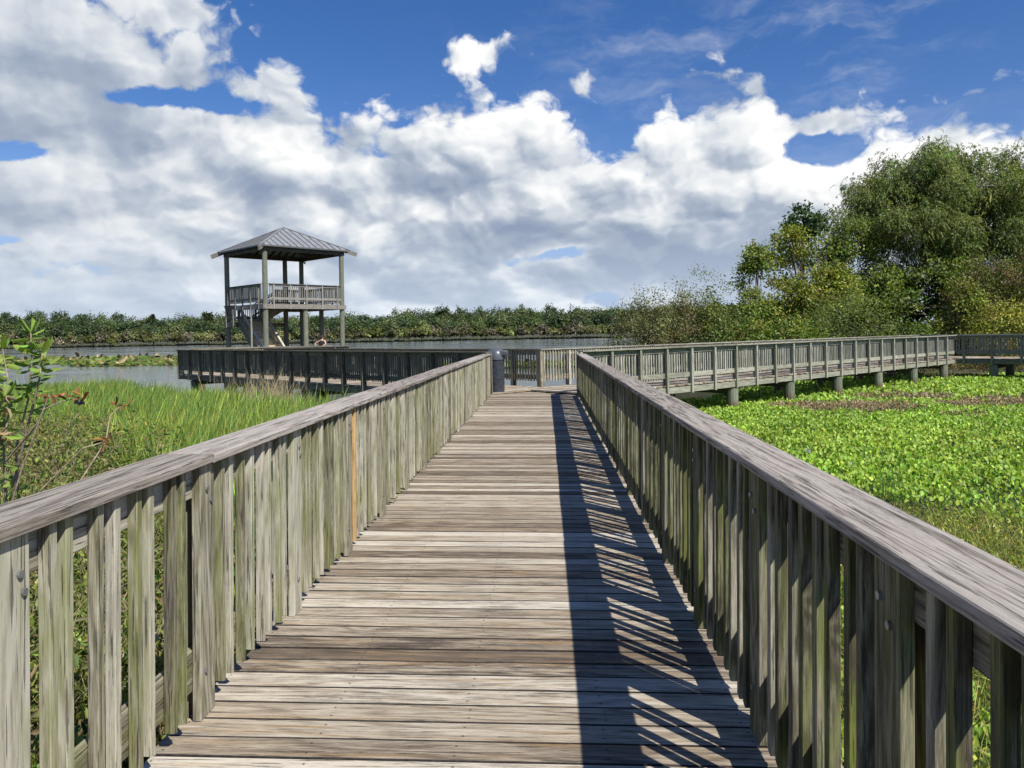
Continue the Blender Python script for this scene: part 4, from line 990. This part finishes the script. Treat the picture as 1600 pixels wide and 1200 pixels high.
def build_shrub():
    """the sharp young shrub standing in front at the far left"""
    r = np.random.default_rng(15)
    base = (-3.55, 4.3, WATER); root = empty('young_shrub', base); tag(root, 'young shrub with fresh pointed green leaves at the far left edge above the railing', 'shrub')
    tb = WB(); fb = FB(); Ps = []; Ds = []; Ls = []
    B = Vector(base)
    def at_px(px, py, Y): a, e = azel(px, py); rr = Y/math.cos(a); return Vector((math.tan(a)*Y, Y, 1.65+math.tan(e)*rr))-B
    stems = [[(30, 800, 4.5), (25, 700, 4.35), (45, 620, 4.25), (50, 560, 4.2), (48, 520, 4.2)], [(10, 790, 4.5), (5, 690, 4.4), (15, 640, 4.4), (12, 590, 4.4), (4, 545, 4.4)], [(20, 760, 4.3), (50, 640, 4.15), (62, 590, 4.1), (66, 552, 4.1)],
             [(-15, 780, 4.5), (-12, 650, 4.5), (-8, 560, 4.5), (-20, 520, 4.5)], [(-10, 730, 4.3), (-8, 650, 4.3), (8, 620, 4.25)]]
    for st in stems:
        pts = [at_px(*p) for p in st]
        for k, (p, q) in enumerate(zip(pts[:-1], pts[1:])):
            tb.cyl(p, q, .008-.0012*k, .0068-.0012*k, 6, (.6, 0, 0))
            m = 4 if k < 2 else 8
            for j in range(m):
                c = p.lerp(q, (j+r.uniform(.1, .9))/m)
                for sgn in (-1, 1):
                    a = r.uniform(0, 6.28); d = Vector((math.cos(a)*sgn, math.sin(a)*.7*sgn, r.uniform(-.35, .5)))
                    Ps.append(tuple(c)); Ds.append(tuple(d.normalized())); Ls.append(r.uniform(.06, .125))
        for j in range(5):
            a = r.uniform(0, 6.28); Ps.append(tuple(pts[-1])); Ds.append(tuple(Vector((math.cos(a)*.5, math.sin(a)*.5, .9)).normalized())); Ls.append(r.uniform(.07, .12))
    tw = [[(5, 830, 4.0), (35, 730, 3.95), (68, 640, 3.9), (95, 628, 3.9), (128, 620, 3.9)], [(120, 760, 4.6), (165, 690, 4.7), (172, 650, 4.75), (190, 632, 4.8)], [(10, 720, 4.2), (60, 660, 4.1), (76, 618, 4.1)], [(60, 770, 4.4), (100, 730, 4.4), (130, 700, 4.4), (165, 690, 4.5)]]
    dryP = []; 
    for st in tw:
        pts = [at_px(*p) for p in st]
        for k, (p, q) in enumerate(zip(pts[:-1], pts[1:])): tb.cyl(p, q, .006-.001*k, .005-.001*k, 5, (.8, 0, 0))
        for j in range(7): dryP.append(tuple(pts[-1]+Vector((r.normal(0, .03), 0, r.normal(0, .012)))))
    mesh_obj('stem', tb.V, tb.F, M['twig'], root)
    P = np.array(Ps); D = np.array(Ds); n = len(P); N = unit(r.normal(size=(n, 3))*.45+np.array([0, -.25, 1.0]))
    C = cvar((.22, .32, .06), n, .25, .12); fb.ovals(P, D, N, np.array(Ls), np.array(Ls)*.36, C, -.10); fb.build('leaves', M['leaf'], root)
    fb = FB(); P = np.array(dryP); n = len(P); fb.ovals(P, rdir(n), rdir(n, .5), r.uniform(.03, .07, n), r.uniform(.012, .02, n), cvar((.20, .09, .04), n, .4), .2)
    n2 = 14; fb.ovals(P2_ := np.array([tuple(at_px(8+r.normal(0, 6), 640+r.uniform(-30, 60), 4.2)) for _ in range(n2)]), rdir(n2, -.6), rdir(n2), r.uniform(.05, .08, n2), r.uniform(.02, .03, n2), cvar((.36, .27, .14), n2, .25), .2)
    fb.build('dry_leaves', M['dryleaf'], root)
    b = WB()
    for k in range(6):
        c = at_px(120+r.uniform(-3, 12), 626+r.uniform(0, 8), 3.9); b.cyl(c+Vector((0, 0, -.008)), c+Vector((0, 0, .008)), .008, .006, 7)
    mesh_obj('berry', b.V, b.F, M['berry'], root)
build_shrub()

# dry stalks and brown clumps in front of the left branch
def build_dry():
    fb = FB(); n = 260
    for (cx, cy, s, m) in ((-10.2, 27.6, .55, 190), (-9.2, 26.4, .5, 110), (-12.2, 29.4, .5, 60)):
        P = np.stack([rng.normal(cx, s, m), rng.normal(cy, s*.6, m), np.full(m, WATER)], 1)
        fb.blades(P, rng.uniform(.7, 1.9, m), np.full(m, .022), rng.normal(0, .20, (m, 2)), rng.uniform(0, .3, m), cvar((.46, .38, .24), m, .2, .06), 3)
    tag(fb.build('dry_stalks', M['dryleaf']), 'pale dry cattail stalks standing in front of the left branch railing', 'dry reeds', None, 'stuff')
    for (cx, cy, R, h, lab) in ((-10.6, 27.9, .75, .55, 'brown clump of dead marsh growth behind the pale stalks'), (-8.6, 26.1, .65, .62, 'brown clump of dead marsh growth nearest the end of the left branch'), (-7.2, 24.9, .5, .45, 'small brown clump against the piles near the junction')):
        root = empty('dead_clump', (cx, cy, WATER)); tag(root, lab, 'dead plants', 'dead clumps under the left branch')
        m = 1500; d = rdir(m); d[:, 2] = np.abs(d[:, 2]); P = d*np.array([R, R*.8, h])*rng.uniform(.75, 1.05, (m, 1)); fb = FB()
        C = cvar((.20, .14, .075), m, .35, .12); g_ = rng.random(m) < .2; C[g_] = cvar((.12, .16, .03), g_.sum())
        fb.leaves(P, unit(d+rng.normal(0, .6, (m, 3))), rdir(m, .5), rng.uniform(.05, .14, m), rng.uniform(.015, .04, m), C); fb.build('stems', M['dryleaf'], root)
build_dry()

# water hyacinth to the right
DEAD = [((10.1, 25.3), (2.3, 1.25)), ((13.6, 29.2), (2.0, .95)), ((14.2, 25.6), (1.6, .8)), ((16.2, 27.0), (2.0, 1.3)), ((7.8, 25.8), (1.0, .55)), ((12.0, 22.7), (.7, .3)), ((19.5, 27.8), (2.5, 1.2))]
def build_hyacinth():
    def canopy(x, y): return WATER+.12+.10*(1+vnoise(np.stack([x, y, x*0], 1), .8, 21))*.6+.05*vnoise(np.stack([x, y, x*0], 1), 3.0, 22)
    fb = FB(); db = FB()
    def ring(n, y0, y1, x1, L, kind):
        x = rng.uniform(1.35, x1, n); y = rng.uniform(y0, y1, n); ok = (x < 1.2+y*.86+2.5) & ((y < 20.5) | (x > .4+(y-20.5)*.62)) & ~((y > 41) & (x > 9)); x, y = x[ok], y[ok]
        cl = vnoise(np.stack([x, y, x*0], 1), 2.2, 31)
        ok = rng.random(len(x)) < np.clip(.9+.35*cl, .3, 1); x, y, cl = x[ok], y[ok], cl[ok]
        n = len(x); z = canopy(x, y)+rng.uniform(-.09, .09, n); P = np.stack([x, y, z], 1)
        dead = np.zeros(n)
        for (c, rr) in DEAD:
            q = ((x-c[0])/rr[0])**2+((y-c[1])/(rr[1]*1.35))**2+.5*vnoise(P, 2.5, 41); dead = np.maximum(dead, (q < 1).astype(float))
        dead = dead > 0
        grass = (y < 11.2+.8*np.sin(x*1.7)) & (x > 3)
        C = np.array([.275, .405, .056])[None]*np.exp(rng.normal(0, .28, (n, 1)))*np.exp(rng.normal(0, .12, (n, 3))*np.array([.9, .4, .8]))*(1+.16*cl[:, None])
        big = vnoise(P, .35, 51); C[:, 0] *= 1+.06*big; 
        C[grass] = cvar((.20, .23, .04), grass.sum(), .3, .15)
        C[dead] = cvar((.27, .205, .12), dead.sum(), .4, .1)
        keep = ~(dead & (rng.random(n) < .25))
        D = unit(np.stack([rng.normal(0, .7, n), rng.normal(0, .7, n), rng.uniform(.35, 1.8, n)], 1)); N = unit(rng.normal(size=(n, 3))*.6+np.array([.35, -.6, .75]))
        Lr = L*rng.uniform(.65, 1.25, n)*np.where(grass, .7, 1); Wr = Lr*np.where(grass, .22, .78); Wr = np.where(dead, Wr*.6, Wr)
        f = fb.ovals if kind else fb.leaves
        f(P[keep], D[keep], N[keep], Lr[keep], Wr[keep], C[keep], .14 if kind else .1)
    ring(46000, 3, 15, 16, .072, 1); ring(130000, 13, 27, 28, .072, 1); ring(75000, 26, 43, 44, .13, 0)
    tag(fb.build('floating_plants', M['hyacinth']), 'bright green water hyacinth carpet with brown dead patches right of the boardwalk', 'floating plants', None, 'stuff')
    # finer grassy growth close to the right railing
    g = FB(); n = 26000; x = rng.uniform(1.5, 9.5, n); y = rng.uniform(1.5, 10.8, n)
    P = np.stack([x, y, np.full(n, WATER+.1)], 1); g.blades(P, rng.uniform(.12, .32, n), np.full(n, .008), rng.normal(0, .4, (n, 2)), rng.uniform(0, .6, n), cvar((.34, .36, .09), n, .3, .15), 2)
    n = 42000; x = rng.uniform(1.4, 10, n); y = rng.uniform(-1, 11.2, n); P = np.stack([x, y, WATER+.1+rng.uniform(0, .2, n)], 1)
    C = cvar((.33, .36, .07), n, .3, .18); bb = rng.random(n) < .12; C[bb] = cvar((.24, .15, .07), bb.sum())
    g.leaves(P, rdir(n, .4), rdir(n, .8), rng.uniform(.03, .07, n), rng.uniform(.01, .03, n), C)
    tag(g.build('marsh_grass', M['leaf']), 'short yellowish green marsh grass below the near right railing', 'grass', None, 'stuff')
    # iris blades standing out of the carpet
    root = empty('rush_clump', (5.25, 12.0, WATER)); tag(root, 'slender upright rushes standing in the floating plants close to the right railing', 'rushes')
    g = FB(); n = 60; P = np.stack([rng.normal(0, .1, n), rng.normal(0, .14, n), np.full(n, .05)], 1); g.blades(P, rng.uniform(.35, .75, n), np.full(n, .012), rng.normal(0, .12, (n, 2)), rng.uniform(0, .3, n), cvar((.11, .21, .05), n), 3); g.build('blades', M['reed'], root)
    for k, ((px, py), lab) in enumerate((((1265, 712), 'pale lilac hyacinth flower farthest from the viewer'), ((1330, 737), 'pale lilac hyacinth flower between the other two'), ((1465, 750), 'pale lilac hyacinth flower farthest to the right'))):
        Y = (15.9, 14.1, 13.2)[k]; x = wx(px, Y)*1.0; root = empty('hyacinth_flower', ((5.32, 5.45, 6.55)[k], Y, WATER+.12)); tag(root, lab, 'flower', 'hyacinth flowers in the carpet')
        b = WB(); b.cyl((0, 0, 0), (0, 0, .2), .006, .005, 6); mesh_obj('stalk', b.V, b.F, M['hyst'] if 'hyst' in M else M['twig'], root)
        g = FB(); m = 26; P = np.stack([rng.normal(0, .012, m), rng.normal(0, .012, m), rng.uniform(.13, .22, m)], 1); g.ovals(P, rdir(m, .2), rdir(m), np.full(m, .035), np.full(m, .02), cvar((.62, .58, .80), m, .08, .03)); g.build('petals', M['leaf'], root)
build_hyacinth()

# lily pads out on the lake
def build_lilies():
    lf = FB()
    def patch(cx, cy, rx, ry, n, name, lab):
        a = rng.uniform(0, 2*math.pi, n); q = rng.uniform(0, 1, n)**.5
        x = cx+rx*q*np.cos(a)*(1+.18*np.sin(3*a)); y = cy+ry*q*np.sin(a)*(1+.2*np.cos(2*a))
        ok = rng.random(n) < np.clip(.75+.5*vnoise(np.stack([x, y, x*0], 1), .22, 61), .1, 1); x, y = x[ok], y[ok]; n = len(x)
        P = np.stack([x, y, WATER+.02+rng.uniform(0, 1, n)**2*.30], 1); L = rng.uniform(.35, .62, n)
        D = unit(np.stack([rng.normal(size=n), rng.normal(size=n), rng.uniform(-.1, .35, n)], 1)); N = unit(rng.normal(size=(n, 3))*.28+np.array([0, -.2, 1]))
        C = cvar((.14, .20, .04), n, .25, .12); br = rng.random(n) < .12; C[br] = cvar((.34, .26, .13), br.sum()); dk = rng.random(n) < .04; C[dk] = (.05, .035, .02)
        f = FB(); f.ovals(P, D, N, L, L*.85, C, .04)
        m = max(6, n//60); i = rng.integers(n, size=m); Q = P[i]+np.array([0, 0, .1]); f.ovals(Q, rdir(m, .6), rdir(m), rng.uniform(.5, .9, m), rng.uniform(.35, .6, m), np.where(rng.random((m, 1)) < .45, np.array([[.05, .035, .02]]), np.array([[.42, .33, .18]]))*np.exp(rng.normal(0, .2, (m, 1))), .25)
        tag(f.build(name, M['leaf']), lab, 'lily pads', None, 'stuff')
    patch(-64, 105, 36, 15, 14000, 'lily_pads', 'long island of green and tan lily pads on the lake at the left')
    patch(-43, 88, 14, 7, 2600, 'lily_pads', 'scattered lily pads thinning out towards the left walkway end')
    patch(-1, 64, 9, 3.0, 1500, 'lily_pads', 'small lily pad patch seen through the balusters at the end of the boardwalk')
    patch(8, 78, 6, 1.6, 380, 'lily_pads', 'thin strip of lily pads beyond the junction railing')
build_lilies()

# ------------------------------------------------------------------ the person at the platform railing
def skin_mesh(name, joints, edges, radii, mat, parent, sub=2, root_i=0):
    me = bpy.data.meshes.new(name); me.from_pydata(joints, edges, [])
    o = bpy.data.objects.new(name, me); col.objects.link(o); o.parent = parent
    sk = o.modifiers.new('skin', 'SKIN'); sk.use_smooth_shade = True
    for i, v in enumerate(me.skin_vertices[0].data): v.radius = (radii[i], radii[i]) if not hasattr(radii[i], '__len__') else radii[i]; v.use_root = (i == root_i)
    su = o.modifiers.new('sub', 'SUBSURF'); su.levels = sub; su.render_levels = sub
    me.materials.append(mat); return o
def build_person():
    x0 = -12.25; root = empty('person', (x0, 41.62, ZB)); tag(root, 'dark haired person in a black sleeveless top leaning on the railing below the tower', 'person')
    k = 1.0
    J = [(0, 0, .93), (0, .0, 1.10), (0, -.01, 1.28), (0, -.01, 1.40), (0, 0, 1.48), (0, .015, 1.56), (0, .02, 1.66),      # pelvis spine neck head
         (-.17, 0, 1.38), (-.40, .0, 1.26), (-.27, -.28, 1.175), (-.23, -.36, 1.17),                                   # left arm
         (.17, 0, 1.38), (.215, -.08, 1.22), (.20, -.33, 1.175), (.19, -.40, 1.17),                                      # right arm
         (-.09, 0, .88), (-.11, .04, .48), (-.11, .0, .08), (-.12, .12, .03), (.09, 0, .88), (.11, .05, .48), (.11, .02, .08), (.12, .14, .03)]
    E = [(0, 1), (1, 2), (2, 3), (3, 4), (4, 5), (5, 6), (3, 7), (7, 8), (8, 9), (9, 10), (3, 11), (11, 12), (12, 13), (13, 14), (0, 15), (15, 16), (16, 17), (17, 18), (0, 19), (19, 20), (20, 21), (21, 22)]
    R = [(.14, .10), (.12, .09), (.14, .10), (.13, .09), .052, (.07, .085), (.072, .088), .06, .042, .032, .03, .06, .042, .032, .03, .085, .06, .038, .035, .085, .06, .038, .035]
    body = skin_mesh('body', J, E, R, M['skin'], root)
    # fingers on the rail
    for (hx, hy, sg) in ((-.23, -.36, -1), (.19, -.40, 1)):
        for f in range(5):
            bx = hx+(f-2)*.018; L_ = (.05, .075, .085, .08, .06)[f]
            pj = [(bx, hy+.02, 1.165), (bx, hy-L_*.6, 1.163), (bx, hy-L_, 1.145)]
            if f == 0: pj = [(hx-sg*.03, hy+.04, 1.165), (hx-sg*.06, hy+.02, 1.16), (hx-sg*.075, hy-.01, 1.155)]
            skin_mesh('finger', pj, [(0, 1), (1, 2)], [.010, .009, .0075], M['skin'], root, 1)
    # hair, top, shorts as closed shells around the body
    skin_mesh('hair', [(0, .035, 1.60), (0, -.005, 1.685), (0, -.02, 1.66), (.0, -.055, 1.60), (0, -.10, 1.66), (0, -.05, 1.52)], [(0, 1), (1, 2), (2, 3), (2, 4), (3, 5)], [.05, .078, .088, .078, .045, .05], M['hair'], root)
    skin_mesh('tank_top', [(0, 0, .98), (0, 0, 1.10), (0, -.01, 1.28), (0, -.01, 1.38), (-.10, -.005, 1.43), (.10, -.005, 1.43)], [(0, 1), (1, 2), (2, 3), (3, 4), (3, 5)], [(.185, .145), (.165, .135), (.19, .145), (.17, .135), .06, .06], M['top'], root)
    skin_mesh('shorts', [(0, 0, .97), (0, 0, .90), (-.095, .01, .84), (-.11, .03, .58), (.095, .01, .84), (.11, .03, .58)], [(0, 1), (1, 2), (2, 3), (1, 4), (4, 5)], [(.15, .115), (.16, .12), .105, .09, .105, .09], M['shorts'], root, root_i=0)
    # face features (turned away from the viewer)
    b = WB(); b.board((-.0, .105, 1.60), (0, .125, 1.585), .022, .03, (0, 0, 1), ch=.004); mesh_obj('nose', b.V, b.F, M['skin'], root)
build_person()

def build_undergrowth():
    fb = FB(); n = 26000; x = rng.uniform(8, 48, n); y = 42.3+rng.uniform(0, 3.2, n)+.6*np.sin(x*.9); z = WATER+.25+rng.uniform(0, 1, n)*(1.1+.5*np.sin(x*1.3)+.3*np.sin(x*3.1)); P = np.stack([x, y, z], 1)
    C = cvar((.10, .12, .035), n, .4, .2); b_ = rng.random(n) < .4; C[b_] = cvar((.20, .12, .07), b_.sum(), .35)
    fb.leaves(P, rdir(n), rdir(n, .5), rng.uniform(.08, .2, n), rng.uniform(.03, .09, n), C)
    tag(fb.build('undergrowth', M['leaf']), 'brownish undergrowth along the bank beneath the far right walkway', 'undergrowth', None, 'stuff')
build_undergrowth()
